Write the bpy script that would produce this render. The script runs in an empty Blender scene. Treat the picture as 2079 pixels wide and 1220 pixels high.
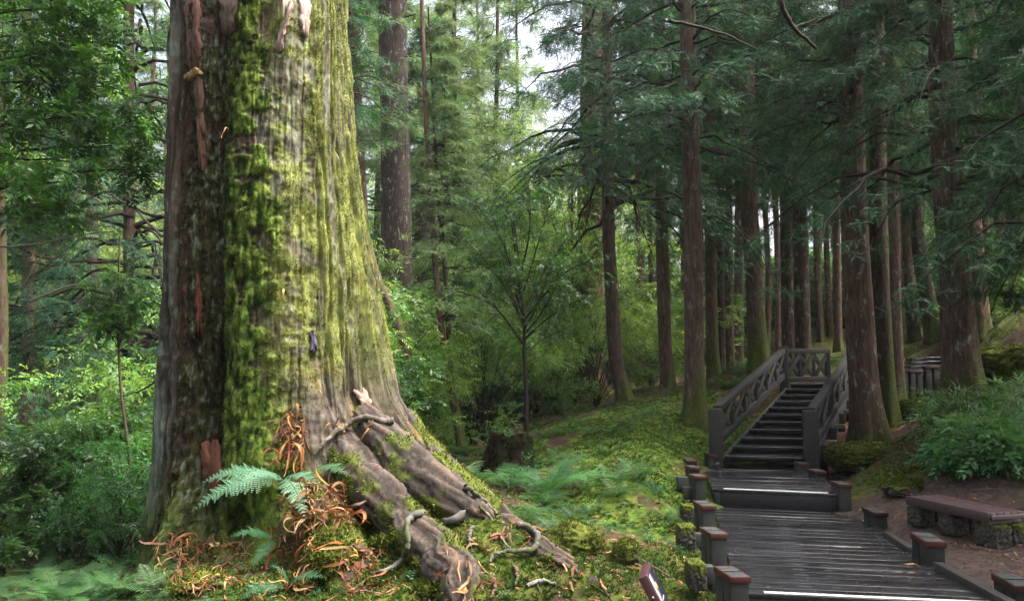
import bpy, math, random
import numpy as np
from mathutils import Vector, Matrix
from mathutils.bvhtree import BVHTree

# ------------------------------------------------------------------ camera, sky, sun, exposure
scene = bpy.context.scene
COL = scene.collection
F = 1617.0                       # focal length in photo pixels (28 mm)
HORIZON = 740.0
EYE = np.array([0.0, 0.0, 2.0])
PITCH = math.atan((HORIZON - 610.0) / F)
cam_data = bpy.data.cameras.new('camera')
cam_data.sensor_width = 36.0
cam_data.sensor_fit = 'HORIZONTAL'
cam_data.lens = 36.0 * F / 2079.0
cam_data.clip_start = 0.05
cam_data.clip_end = 1500.0
cam = bpy.data.objects.new('camera', cam_data)
COL.objects.link(cam)
cam.location = EYE
cam.rotation_euler = (math.radians(90) + PITCH, 0, 0)
scene.camera = cam

SUN_DIR = np.array([0.60, -0.06, 1.0]); SUN_DIR /= np.linalg.norm(SUN_DIR)
SUN_EL = math.asin(SUN_DIR[2])
SUN_AZ = math.atan2(SUN_DIR[0], SUN_DIR[1])
world = bpy.data.worlds.new('World')
scene.world = world
world.use_nodes = True
wn = world.node_tree
wn.nodes.clear()
w_out = wn.nodes.new('ShaderNodeOutputWorld')
w_bg = wn.nodes.new('ShaderNodeBackground')
w_sky = wn.nodes.new('ShaderNodeTexSky')
w_sky.sky_type = 'NISHITA'
w_sky.sun_disc = False
w_sky.sun_elevation = SUN_EL
w_sky.sun_rotation = SUN_AZ
w_sky.air_density = 0.6
w_sky.dust_density = 10.0
w_sky.ozone_density = 0.3
w_bg.inputs['Strength'].default_value = 0.15
w_hs = wn.nodes.new('ShaderNodeHueSaturation')                                  # thin white cloud: the blue is washed out
w_hs.inputs['Saturation'].default_value = 0.62
wn.links.new(w_sky.outputs[0], w_hs.inputs['Color'])
wn.links.new(w_hs.outputs[0], w_bg.inputs['Color'])
wn.links.new(w_bg.outputs[0], w_out.inputs['Surface'])

sun_data = bpy.data.lights.new('sun', 'SUN')
sun_data.energy = 1.05
sun_data.angle = math.radians(24)
sun_data.color = (1.0, 0.965, 0.90)
sun = bpy.data.objects.new('sun', sun_data)
COL.objects.link(sun)
sun.rotation_euler = Vector(tuple(SUN_DIR)).to_track_quat('Z', 'Y').to_euler()

scene.view_settings.view_transform = 'Standard'
scene.view_settings.look = 'None'
scene.view_settings.gamma = 1.0
scene.view_settings.exposure = 2.7
scene.render.engine = 'CYCLES'
cy = scene.cycles
cy.max_bounces = 6
cy.diffuse_bounces = 3
cy.glossy_bounces = 2
cy.transmission_bounces = 3
cy.transparent_max_bounces = 4
cy.volume_bounces = 0
cy.use_denoising = True
cy.denoising_prefilter = 'ACCURATE'
cy.sample_clamp_indirect = 4.0
cy.caustics_reflective = False
cy.caustics_refractive = False

# ------------------------------------------------------------------ picture measurements -> points in the place
CP, SP = math.cos(PITCH), math.sin(PITCH)
def ray(px, py):
    a, b = (px - 1039.5) / F, (610.0 - py) / F
    return np.array([a, CP - b * SP, SP + b * CP])
def P(px, py, d):
    r = ray(px, py)
    return EYE + r * (d / r[1])
def G(px, py, z):
    r = ray(px, py)
    return EYE + r * ((z - EYE[2]) / r[2])

# ------------------------------------------------------------------ noise
def _hash(ix, iy, iz, seed):
    h = (ix.astype(np.int64) * 374761393 + iy.astype(np.int64) * 668265263 + iz.astype(np.int64) * 2147483647 + seed * 144269504) & 0xFFFFFFFF
    h = ((h ^ (h >> 13)) * 1274126177) & 0xFFFFFFFF
    h = ((h ^ (h >> 16)) * 2246822519) & 0xFFFFFFFF
    h = h ^ (h >> 15)
    return (h & 0xFFFFFF) / float(0xFFFFFF)
def vnoise(x, y, z, seed=0):
    x, y, z = np.broadcast_arrays(np.asarray(x, float), np.asarray(y, float), np.asarray(z, float))
    ix, iy, iz = np.floor(x).astype(np.int64), np.floor(y).astype(np.int64), np.floor(z).astype(np.int64)
    fx, fy, fz = x - ix, y - iy, z - iz
    fx, fy, fz = fx * fx * (3 - 2 * fx), fy * fy * (3 - 2 * fy), fz * fz * (3 - 2 * fz)
    def L(a, b, t): return a + (b - a) * t
    c = [[[_hash(ix + i, iy + j, iz + k, seed) for k in (0, 1)] for j in (0, 1)] for i in (0, 1)]
    return L(L(L(c[0][0][0], c[1][0][0], fx), L(c[0][1][0], c[1][1][0], fx), fy),
             L(L(c[0][0][1], c[1][0][1], fx), L(c[0][1][1], c[1][1][1], fx), fy), fz)
def fbm(x, y, z=0.0, seed=0, o=4, g=0.5):
    s, a, t = 0.0, 1.0, 0.0
    for i in range(o):
        s = s + a * vnoise(np.asarray(x) * 2 ** i, np.asarray(y) * 2 ** i, np.asarray(z) * 2 ** i, seed + i * 17)
        t += a; a *= g
    return s / t
def sstep(a, b, x):
    t = np.clip((x - a) / (b - a), 0, 1)
    return t * t * (3 - 2 * t)
def mixc(a, b, t):
    t = np.asarray(t)[..., None]
    return np.asarray(a, float) * (1 - t) + np.asarray(b, float) * t
def nrm(v):
    return v / np.maximum(np.linalg.norm(v, axis=-1, keepdims=True), 1e-9)

# ------------------------------------------------------------------ objects
def tag(o, label=None, cat=None, group=None, kind=None):
    if label: o['label'] = label
    if cat: o['category'] = cat
    if group: o['group'] = group
    if kind: o['kind'] = kind
    return o
def thing(name, label, cat, loc=(0, 0, 0), rz=0.0, group=None):
    o = bpy.data.objects.new(name, None)
    COL.objects.link(o)
    o.empty_display_size = 0.2
    o.location = tuple(float(v) for v in loc)
    o.rotation_euler = (0, 0, rz)
    return tag(o, label, cat, group)
def link(name, me, parent=None, loc=None, rot=None, scale=None):
    o = bpy.data.objects.new(name, me)
    COL.objects.link(o)
    if parent is not None: o.parent = parent
    if loc is not None: o.location = tuple(float(v) for v in loc)
    if rot is not None: o.rotation_euler = rot
    if scale is not None: o.scale = (scale,) * 3 if np.isscalar(scale) else scale
    return o
def mesh(name, v, faces, mat, col=None, smooth=False, origin=None):
    """faces: (n,4) or (n,3) int array, or a list of such arrays."""
    v = np.asarray(v, np.float32).reshape(-1, 3)
    if origin is not None: v = v - np.asarray(origin, np.float32)
    if not isinstance(faces, list): faces = [faces]
    faces = [np.asarray(f, np.int32) for f in faces if len(f)]
    me = bpy.data.meshes.new(name)
    nl = sum(f.size for f in faces); npoly = sum(len(f) for f in faces)
    me.vertices.add(len(v)); me.vertices.foreach_set('co', np.ascontiguousarray(v).ravel())
    me.loops.add(nl); me.loops.foreach_set('vertex_index', np.concatenate([f.ravel() for f in faces]))
    me.polygons.add(npoly)
    tot = np.concatenate([np.full(len(f), f.shape[1], np.int32) for f in faces])
    st = np.zeros(npoly, np.int32); st[1:] = np.cumsum(tot)[:-1]
    me.polygons.foreach_set('loop_start', st)
    if smooth: me.polygons.foreach_set('use_smooth', np.ones(npoly, bool))
    me.update(calc_edges=True)
    if col is not None:
        c = np.ones((len(v), 4), np.float32); c[:, :3] = col
        a = me.attributes.new('col', 'FLOAT_COLOR', 'POINT')
        a.data.foreach_set('color', c.ravel())
    me.materials.append(mat)
    return me
def copy_tree(o, parent=None):
    c = o.copy(); COL.objects.link(c)
    if parent is not None: c.parent = parent
    for ch in list(o.children): copy_tree(ch, c)
    return c

# ------------------------------------------------------------------ shape builders (all numpy)
def grid_faces(nr, nc, wrap=False):
    r = np.arange(nr - 1)[:, None]
    c = np.arange(nc if wrap else nc - 1)[None, :]
    c2 = (c + 1) % nc
    return np.stack([r * nc + c, r * nc + c2, (r + 1) * nc + c2, (r + 1) * nc + c], -1).reshape(-1, 4)
def tubes(paths, radii, sides=6, cap=False):
    """paths (N,K,3), radii (N,K) -> verts, quads: N open tubes."""
    paths = np.asarray(paths, float); radii = np.asarray(radii, float)
    if paths.ndim == 2: paths, radii = paths[None], radii[None]
    N, K, _ = paths.shape
    t = nrm(np.gradient(paths, axis=1))
    ref = np.where(np.abs(t[..., 2:3]) > 0.9, np.array([1.0, 0, 0]), np.array([0, 0, 1.0]))
    a = nrm(np.cross(t, ref)); b = np.cross(t, a)
    ang = np.linspace(0, 2 * np.pi, sides, endpoint=False)
    ring = a[:, :, None] * np.cos(ang)[None, None, :, None] + b[:, :, None] * np.sin(ang)[None, None, :, None]
    v = paths[:, :, None] + ring * radii[:, :, None, None]
    f = grid_faces(K, sides, True)
    f = (f[None] + (np.arange(N) * K * sides)[:, None, None]).reshape(-1, 4)
    return v.reshape(-1, 3), f
def smooth_path(pts, n):
    pts = np.asarray(pts, float)
    k = len(pts)
    ext = np.vstack([2 * pts[0] - pts[1], pts, 2 * pts[-1] - pts[-2]])
    u = np.linspace(0, k - 1, n); i = np.minimum(u.astype(int), k - 2); t = (u - i)[:, None]
    p0, p1, p2, p3 = ext[i], ext[i + 1], ext[i + 2], ext[i + 3]
    return 0.5 * (2 * p1 + (p2 - p0) * t + (2 * p0 - 5 * p1 + 4 * p2 - p3) * t ** 2 + (3 * p1 - p0 - 3 * p2 + p3) * t ** 3)
def kites(base, d, side, L, W, fold=0.15, mid=0.42, droop=0.0):
    """leaves: base (N,3), direction d, side vector, length, width -> 4 verts each."""
    base = np.asarray(base, float); d = nrm(np.asarray(d, float)); side = np.asarray(side, float)
    side = nrm(side - d * np.sum(side * d, -1, keepdims=True))
    n = np.cross(side, d)
    L = np.broadcast_to(np.asarray(L, float), base.shape[:1])[:, None]
    W = np.broadcast_to(np.asarray(W, float), base.shape[:1])[:, None]
    m = base + d * L * mid
    v = np.stack([base, m + side * W * .5 + n * W * fold, base + d * L - n * L * droop, m - side * W * .5 + n * W * fold], 1)
    f = np.arange(len(base) * 4).reshape(-1, 4)
    return v.reshape(-1, 3), f
def frames(axis, up):
    """rotation matrices with local Y along axis and local Z near up."""
    y = nrm(axis); x = nrm(np.cross(y, up)); z = np.cross(x, y)
    return np.stack([x, y, z], -1)
def scatter(tv, tf, pos, R, s):
    """copies of a template (verts, quads) merged into one array."""
    N = len(pos)
    v = np.einsum('nij,vj->nvi', R, tv) * np.asarray(s, float).reshape(-1, 1, 1) + pos[:, None]
    f = (tf[None] + (np.arange(N) * len(tv))[:, None, None]).reshape(-1, tf.shape[1])
    return v.reshape(-1, 3), f
def rep(c, k):                                     # per-item colour -> per-vertex
    return np.repeat(np.asarray(c, float), k, axis=0)
class Boxes:
    """collects oriented boxes (with a per-box tint) into one mesh."""
    def __init__(self): self.v, self.f, self.c, self.n = [], [], [], 0
    def box(self, c, ax, ay, az, col=(1, 1, 1)):
        c, ax, ay, az = (np.asarray(q, float) for q in (c, ax, ay, az))
        s = np.array([[-1, -1, -1], [1, -1, -1], [1, 1, -1], [-1, 1, -1], [-1, -1, 1], [1, -1, 1], [1, 1, 1], [-1, 1, 1]]) * .5
        self.v.append(c + s[:, :1] * ax + s[:, 1:2] * ay + s[:, 2:] * az)
        self.f.append(np.array([[3, 2, 1, 0], [4, 5, 6, 7], [0, 1, 5, 4], [1, 2, 6, 5], [2, 3, 7, 6], [3, 0, 4, 7]]) + self.n)
        self.c.append(np.tile(np.asarray(col, float), (8, 1))); self.n += 8
        return self
    def beam(self, a, b, w, h, col=(1, 1, 1), up=(0, 0, 1)):
        a, b = np.asarray(a, float), np.asarray(b, float)
        d = b - a; x = nrm(np.cross(d, np.asarray(up, float))); z = nrm(np.cross(x, d))
        return self.box((a + b) / 2, x * w, d, z * h, col)
    def build(self, name, mat, parent=None, bevel=0.006, origin=None):
        me = mesh(name, np.vstack(self.v), np.vstack(self.f), mat, np.vstack(self.c), origin=origin)
        o = link(name, me, parent)
        if bevel:
            m = o.modifiers.new('bevel', 'BEVEL'); m.width = bevel; m.segments = 2; m.limit_method = 'ANGLE'
        return o

# ------------------------------------------------------------------ materials
class NT:
    def __init__(self, name):
        self.m = bpy.data.materials.new(name); self.m.use_nodes = True
        self.t = self.m.node_tree; self.t.nodes.clear()
        self.out = self.t.nodes.new('ShaderNodeOutputMaterial')
    def n(self, typ, ins=None, **props):
        o = self.t.nodes.new('ShaderNode' + typ)
        for k, v in props.items(): setattr(o, k, v)
        for k, v in (ins or {}).items():
            s = o.inputs[k]
            if isinstance(v, bpy.types.NodeSocket): self.t.links.new(v, s)
            else: s.default_value = v
        return o
    def noise(self, scale, detail=4.0, rough=0.55, vec=None):
        ins = {'Scale': scale, 'Detail': detail, 'Roughness': rough}
        if vec is not None: ins['Vector'] = vec
        return self.n('TexNoise', ins).outputs['Fac']
    def ramp(self, fac, stops):
        r = self.n('ValToRGB', {'Fac': fac})
        e = r.color_ramp.elements
        while len(e) < len(stops): e.new(0.5)
        for i, (p, c) in enumerate(stops):
            e[i].position = p; e[i].color = (*c, 1.0) if len(c) == 3 else c
        return r.outputs['Color']
    def mix(self, a, b, fac, blend='MIX'):
        m = self.n('MixRGB', {'Fac': fac, 'Color1': a, 'Color2': b}, blend_type=blend)
        return m.outputs['Color']
    def math(self, op, a, b=0.0, clamp=False):
        m = self.n('Math', {0: a, 1: b}, operation=op); m.use_clamp = clamp
        return m.outputs[0]
    def attr(self, name='col'):
        return self.n('Attribute', attribute_name=name).outputs['Color']
    def objc(self, scale=(1, 1, 1)):
        tc = self.n('TexCoord')
        return self.n('Mapping', {'Vector': tc.outputs['Object'], 'Scale': scale}).outputs[0]
    def bump(self, h, strength=0.5, dist=0.02):
        return self.n('Bump', {'Height': h, 'Strength': strength, 'Distance': dist}).outputs[0]
    def surf(self, s): self.t.links.new(s, self.out.inputs['Surface']); return self.m

def G3(v): return (v, v, v, 1)
def mat_leaf(name, trans=0.35, rough=0.5, spec=0.3, tint=(1, 1, 1), vary=0.25):
    t = NT(name)
    c = t.attr()
    oi = t.n('ObjectInfo')
    v = t.math('MULTIPLY_ADD', oi.outputs['Random'], vary * 1.6)
    v.node.inputs[2].default_value = 1 - vary * .8
    h = t.n('HueSaturation', {'Hue': t.math('ADD', t.math('MULTIPLY', oi.outputs['Random'], 0.03), 0.485), 'Saturation': 1.0, 'Value': v, 'Color': c}).outputs[0]
    h = t.mix(h, (*tint, 1), 1.0, 'MULTIPLY')
    p = t.n('BsdfPrincipled', {'Base Color': h, 'Roughness': rough, 'Specular IOR Level': spec}).outputs[0]
    tr = t.n('BsdfTranslucent', {'Color': t.mix(h, (1.15, 1.1, 0.55, 1), 1.0, 'MULTIPLY')}).outputs[0]
    return t.surf(t.n('MixShader', {0: trans, 1: p, 2: tr}).outputs[0])
def mat_attr(name, rough=0.85, spec=0.2, nscale=40.0, namt=0.35, bump=0.4, bdist=0.01, stretch=(1, 1, 1), rough_noise=0.0):
    """colour from the mesh's own colour attribute, broken up by fine noise."""
    t = NT(name)
    vec = t.objc(stretch)
    n1 = t.noise(nscale, 6, .6, vec)
    n2 = t.noise(nscale * 5, 3, .6, vec)
    k = t.ramp(n1, [(0.25, (1 - namt,) * 3), (0.75, (1 + namt,) * 3)])
    c = t.mix(t.attr(), k, 1.0, 'MULTIPLY')
    hh = t.math('ADD', n1, t.math('MULTIPLY', n2, 0.5))
    r = rough
    if rough_noise:
        r = t.math('MULTIPLY_ADD', t.noise(nscale * .12, 4, .6, vec), rough_noise); r.node.inputs[2].default_value = rough - rough_noise * .5
    p = t.n('BsdfPrincipled', {'Base Color': c, 'Roughness': r, 'Specular IOR Level': spec, 'Normal': t.bump(hh, bump, bdist)}).outputs[0]
    return t.surf(p)
def mat_bark(name):
    """cedar bark: fibrous red-brown, pale lichen spots, moss where the mesh's colour attribute says (R moss, G lichen)."""
    t = NT(name)
    vec = t.objc((1, 1, 0.13))
    oi = t.n('ObjectInfo').outputs['Random']
    n1 = t.noise(26, 6, .65, vec); n2 = t.noise(90, 4, .6, vec)
    base = t.ramp(n1, [(0.3, (.022, .015, .012)), (0.52, (.072, .048, .038)), (0.75, (.14, .10, .082))])
    base = t.mix(base, t.ramp(oi, [(0, (.55, .56, .6)), (.5, (1.0, .92, .88)), (1, (1.5, 1.3, 1.15))]), 1.0, 'MULTIPLY')
    sep = t.n('SeparateColor', {0: t.attr()})
    v3 = t.objc((1, 1, .45))
    spots = t.ramp(t.noise(9, 7, .72, v3), [(0.56, (0, 0, 0)), (0.66, (1, 1, 1))])
    c = t.mix(base, (.30, .33, .29, 1), t.math('MULTIPLY', t.n('SeparateColor', {0: spots}).outputs[0], t.math('MULTIPLY', sep.outputs[1], .75)))
    mn = t.noise(14, 6, .65, v3)
    mcol = t.ramp(t.noise(35, 4, .6, v3), [(0.3, (.018, .03, .006)), (0.7, (.085, .105, .018))])
    mf = t.ramp(t.math('ADD', t.math('MULTIPLY', sep.outputs[0], 1.0), t.math('SUBTRACT', mn, .5)), [(0.42, (0, 0, 0)), (0.62, (1, 1, 1))])
    c = t.mix(c, mcol, mf)
    h = t.math('ADD', n1, t.math('MULTIPLY', n2, .45))
    p = t.n('BsdfPrincipled', {'Base Color': c, 'Roughness': .88, 'Specular IOR Level': .2, 'Normal': t.bump(h, .7, .03)}).outputs[0]
    return t.surf(p)
def mat_wood(name, rough=.5, wet=0.0, scale=(1, 1, 1), spec=.5):
    """dark stained boards: grain and, where wet, patches of standing water gloss."""
    t = NT(name)
    vec = t.objc(scale)
    n1 = t.noise(30, 6, .65, vec)
    k = t.ramp(n1, [(0.3, ((.88 if wet else .6),) * 3), (0.7, ((1.12 if wet else 1.35),) * 3)])
    c = t.mix(t.attr(), k, 1.0, 'MULTIPLY')
    wv = t.objc((1.0, 2.6, 1))
    wn_ = t.noise(1.6, 6, .62, wv)
    ins = {'Roughness': rough, 'Specular IOR Level': spec}
    if wet:
        patch = t.ramp(wn_, [(0.42, G3(0)), (0.58, G3(1))])
        pf = t.n('SeparateColor', {0: patch}).outputs[0]
        rr = t.math('MULTIPLY_ADD', pf, -rough * wet); rr.node.inputs[2].default_value = rough
        ins['Roughness'] = rr
        c = t.mix(c, (.62, .6, .6, 1), t.math('MULTIPLY', pf, .8), 'MULTIPLY')
        specks = t.ramp(t.noise(55, 3, .5, t.objc((1, 1, 1))), [(0.70, G3(0)), (0.74, G3(1))])
        c = t.mix(c, (.13, .10, .055, 1), t.n('SeparateColor', {0: specks}).outputs[0])
        ins['Normal'] = t.bump(n1, .05, .003)
    else:
        ins['Normal'] = t.bump(n1, .4, .008)
    ins['Base Color'] = c
    if wet: ins['Coat Weight'] = t.math('MULTIPLY_ADD', pf, .6); ins['Coat Weight'].node.inputs[2].default_value = .25; ins['Coat Roughness'] = .14
    return t.surf(t.n('BsdfPrincipled', ins).outputs[0])
def mat_plain(name, col, rough=.5, spec=.4, nscale=60, amt=.25):
    t = NT(name)
    k = t.ramp(t.noise(nscale, 4, .6, t.objc()), [(0.3, (1 - amt,) * 3), (0.7, (1 + amt,) * 3)])
    c = t.mix((*col, 1), k, 1.0, 'MULTIPLY')
    return t.surf(t.n('BsdfPrincipled', {'Base Color': c, 'Roughness': rough, 'Specular IOR Level': spec}).outputs[0])

M_NEEDLE = mat_leaf('cedar_needles', .34, .55, .25, (.8, .85, .9), vary=.3)
M_BROAD = mat_leaf('broad_leaves', .5, .42, .4, vary=.25)
M_FERN = mat_leaf('fern_leaves', .38, .5, .3, vary=.2)
M_MOSS = mat_leaf('moss_fronds', .25, .8, .1, vary=.0)
M_DRY = mat_leaf('dry_bark_strips', .18, .6, .3, vary=.35)
M_GIANT = mat_attr('old_cedar_bark', .9, .15, 30, .42, .6, .02, (1, 1, .35))
M_BARK = mat_bark('cedar_bark')
M_TWIG = mat_plain('twigs', (.017, .013, .010), .85, .2)
M_ROOT = mat_attr('grey_root', .75, .3, 60, .35, .5, .006)
M_GROUND = mat_attr('forest_floor', .92, .12, 9, .45, .6, .03)
M_ROCK = mat_attr('mossy_stone', .92, .12, 22, .4, .7, .02)
M_DECK = mat_wood('wet_dark_boards', .26, .8, (1, 9, 9))
M_WOOD = mat_wood('dark_timber', .6, 0, (4, 4, 1), .3)
_t = NT('red_brown_paint')
_f = _t.ramp(_t.noise(9, 6, .7, _t.objc((1, 1, 2))), [(.50, (.06, .018, .015)), (.60, (.042, .024, .018)), (.72, (.028, .03, .026))])
_f = _t.mix(_f, _t.ramp(_t.n('ObjectInfo').outputs['Random'], [(0, (.5, .55, .55)), (1, (1.25, 1.1, 1.1))]), 1.0, 'MULTIPLY')
M_CAP = _t.surf(_t.n('BsdfPrincipled', {'Base Color': _f, 'Roughness': .6, 'Specular IOR Level': .3}).outputs[0])
M_CAPTOP = mat_plain('sky_lifted_grey', (.045, .05, .05), .45, .3)  # grey top plates, tone lifted to stand in for bright sky
M_STRIP = mat_plain('pale_metal_strip', (.75, .75, .72), .35, .5, 30, .1)
M_STEEL = mat_plain('worn_metal_nosing', (.22, .215, .22), .35, .5, 30, .2)
M_BENCH = mat_wood('maroon_boards', .38, 0, (3, 1, 3))
rng = np.random.default_rng(7)

# ------------------------------------------------------------------ terrain
ctrl = []
def cp(px, py, d): ctrl.append(tuple(P(px, py, d)))
for a in [(1300,1130,8.2),(1270,1000,11),(1330,900,14),(1250,850,17),(1410,855,16),(1355,795,22),(1268,820,20),(1540,745,21),
          (1180,1080,9),(1110,1060,9.7),(1150,1020,11),(1035,965,14.5),(1070,890,17.5),(930,917,17),(1450,790,23),(1600,735,24),
          (2000,955,10.5),(1980,870,12),(2060,800,14),(2040,760,17),(1880,820,18),(1840,890,14.5),(1760,940,14),(1775,893,15.2),
          (1955,805,13.2),(1990,1125,8.4),(1780,1080,10),(1880,1150,8.2),(1740,1000,11.6),(2060,1120,8.6),(1380,960,12.5),(1350,1100,8.8),
          (1400,1190,7.8),(1388,1130,9.2),(1382,1062,10.5),(1880,800,20),(1885,792,21),(1830,805,20),(1960,792,18),(2000,775,18.5),(1700,722,32),(1885,702,24),(1995,708,20)]:
    cp(*a)
ctrl += [(-5,8,-.35),(-5,6,-.3),(-7,10,-.9),(-12,14,-2.2),(-12,25,-3),(-4.5,14,-.8),(-3,20,-.8),(0,26,0),(-8,40,-2),(5,40,1.8),(15,40,4),
         (12,20,2.8),(9,12,1.5),(4.3,14.5,-.05),(6.3,18,.8),(7.2,19.5,1.25),(0,0,.2),(3,3,-.25),(-3,3,0),(6,5,-.05),(8.5,6,.3),(13,8,1.4),
         (2.0,6.3,-.3),(3.2,9,-.25),(4,10,-.25),(3,7,-.3),(3.5,12.5,-.1),(-1.2,7.0,.2),(-.4,6.8,.22),(.5,6.8,.12),(-2.8,7.2,.0),(-4.3,7.4,-.1),(.2,5.6,-.08),(1.5,6,-.1),
         (-.3,10.5,.25),(.3,9,.15),(-2.5,12,-.1),(-4.6,9.5,-.5),(-30,30,-4),(30,30,6),(-25,60,2),(0,60,3),(30,60,8)]
ctrl = np.array(ctrl)
def _u(r2): return 0.5 * r2 * np.log(np.maximum(r2, 1e-12))
_n = len(ctrl)
_K = _u(((ctrl[:, None, :2] - ctrl[None, :, :2]) ** 2).sum(-1)) + np.eye(_n) * 0.15
_Pm = np.hstack([np.ones((_n, 1)), ctrl[:, :2]])
_A = np.block([[_K, _Pm], [_Pm.T, np.zeros((3, 3))]])
_w = np.linalg.solve(_A, np.concatenate([ctrl[:, 2], np.zeros(3)]))
def Z(x, y):
    x, y = np.broadcast_arrays(np.asarray(x, float), np.asarray(y, float))
    sh = x.shape; x, y = x.ravel(), y.ravel()
    xc, yc = np.clip(x, -32, 32), np.clip(y, -2, 62)
    z = _w[_n] + _w[_n + 1] * xc + _w[_n + 2] * yc
    for i in range(_n):
        z = z + _w[i] * _u((xc - ctrl[i, 0]) ** 2 + (yc - ctrl[i, 1]) ** 2)
    z = np.clip(z, -6, 10)
    far = sstep(35, 120, np.hypot(x, y - 20))
    z = z * (1 - far) + 6.0 * far
    walk = np.exp(-((x - 5.0 - (y - 9) * .1) / 1.2) ** 2) * (y < 12)          # the trodden gravel stays smooth
    z = z + ((fbm(x * .9, y * .9, 0, 3, 4) - .5) * .28 + (fbm(x * 3.5, y * 3.5, 0, 5, 3) - .5) * .10) * (1 - .8 * walk)
    z = z + .30 * np.exp(-((x + 1.05) / .75) ** 2 - ((y - 7.45) / .6) ** 2) + .34 * np.exp(-((x + .2) / .6) ** 2 - ((y - 7.15) / .5) ** 2) + .22 * np.exp(-((x - .6) / .5) ** 2 - ((y - 6.95) / .4) ** 2)   # root mound
    z = z + .14 * np.exp(-((x + 3.1) / .5) ** 2 - ((y - 7.3) / .35) ** 2)
    return z.reshape(sh)
def Zf(x, y): return float(Z(np.array([x]), np.array([y]))[0])

def axis_coords(a, b, step, lo, hi, k=16):
    f = np.arange(a, b + 1e-6, step)
    g = np.geomspace(1, 1 + (hi - b), k) - 1
    h = np.geomspace(1, 1 + (a - lo), k) - 1
    return np.concatenate([(a - h[1:])[::-1], f, b + g[1:]])
gx = axis_coords(-8, 12, .045, -140, 140, 34); gy = axis_coords(3.5, 24, .05, -60, 150, 40)
GX, GY = np.meshgrid(gx, gy)
GZ = Z(GX, GY)
def moss_force(x, y): return np.clip(np.exp(-((x - .1) / 1.0) ** 2 - ((y - 7.0) / .6) ** 2) + np.exp(-((x + 2.2) / 1.4) ** 2 - ((y - 7.2) / .7) ** 2), 0, 1)
def floor_colour(x, y, z):
    bank = sstep(8.2, 9.2, y) * sstep(21, 18, y) * sstep(-.2, .8, x) * sstep(1.2, .2, x - 2.2 - (y - 9) * .30); n1 = fbm(x * 1.1, y * 1.1, 0, 11, 5) + .22 * moss_force(x, y) + .13 * bank; n2 = fbm(x * 6, y * 6, 0, 12, 4); n3 = fbm(x * 25, y * 25, 0, 13, 2)
    soil = mixc((.02, .013, .009), (.065, .04, .026), n2)
    moss = mixc((.014, .024, .005), (.075, .09, .014), sstep(.3, .7, n2 * .6 + n3 * .4))
    moss = mixc(moss, mixc((.02, .05, .008), (.085, .135, .018), sstep(.3, .7, n2 * .5 + n3 * .5)), bank)
    c = mixc(soil, moss, sstep(.40, .55, n1 + (n3 - .5) * .25))
    litter = mixc((.05, .027, .014), (.14, .075, .036), n3)                       # orange-brown fallen bits
    near = np.exp(-(((x - 1.6) / 2.2) ** 2 + ((y - 7.2) / 1.8) ** 2))
    c = mixc(c, litter, sstep(.60, .70, n3 * .55 + n2 * .25 + near * .14))
    gravel = mixc((.028, .020, .017), (.085, .060, .050), n3)
    gmask = sstep(1.45, .95, np.abs(x - (5.0 + (y - 9) * .05)) + (n2 - .5) * .5) * sstep(11.6, 10.8, y + (n2 - .5))
    c = mixc(c, gravel, gmask)
    red = sstep(4.6, 5.4, x) * sstep(11.5, 13, y) * sstep(9.5, 8, x)
    c = mixc(c, mixc((.05, .025, .018), (.14, .07, .05), n3), red * .75)
    return c
gc = floor_colour(GX.ravel(), GY.ravel(), GZ.ravel())
ground = link('ground', mesh('ground', np.stack([GX, GY, GZ], -1), grid_faces(len(gy), len(gx)), M_GROUND, gc, True))
ground['kind'] = 'structure'; ground['label'] = 'uneven mossy forest floor with brown litter and a bare gravel patch'

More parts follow.
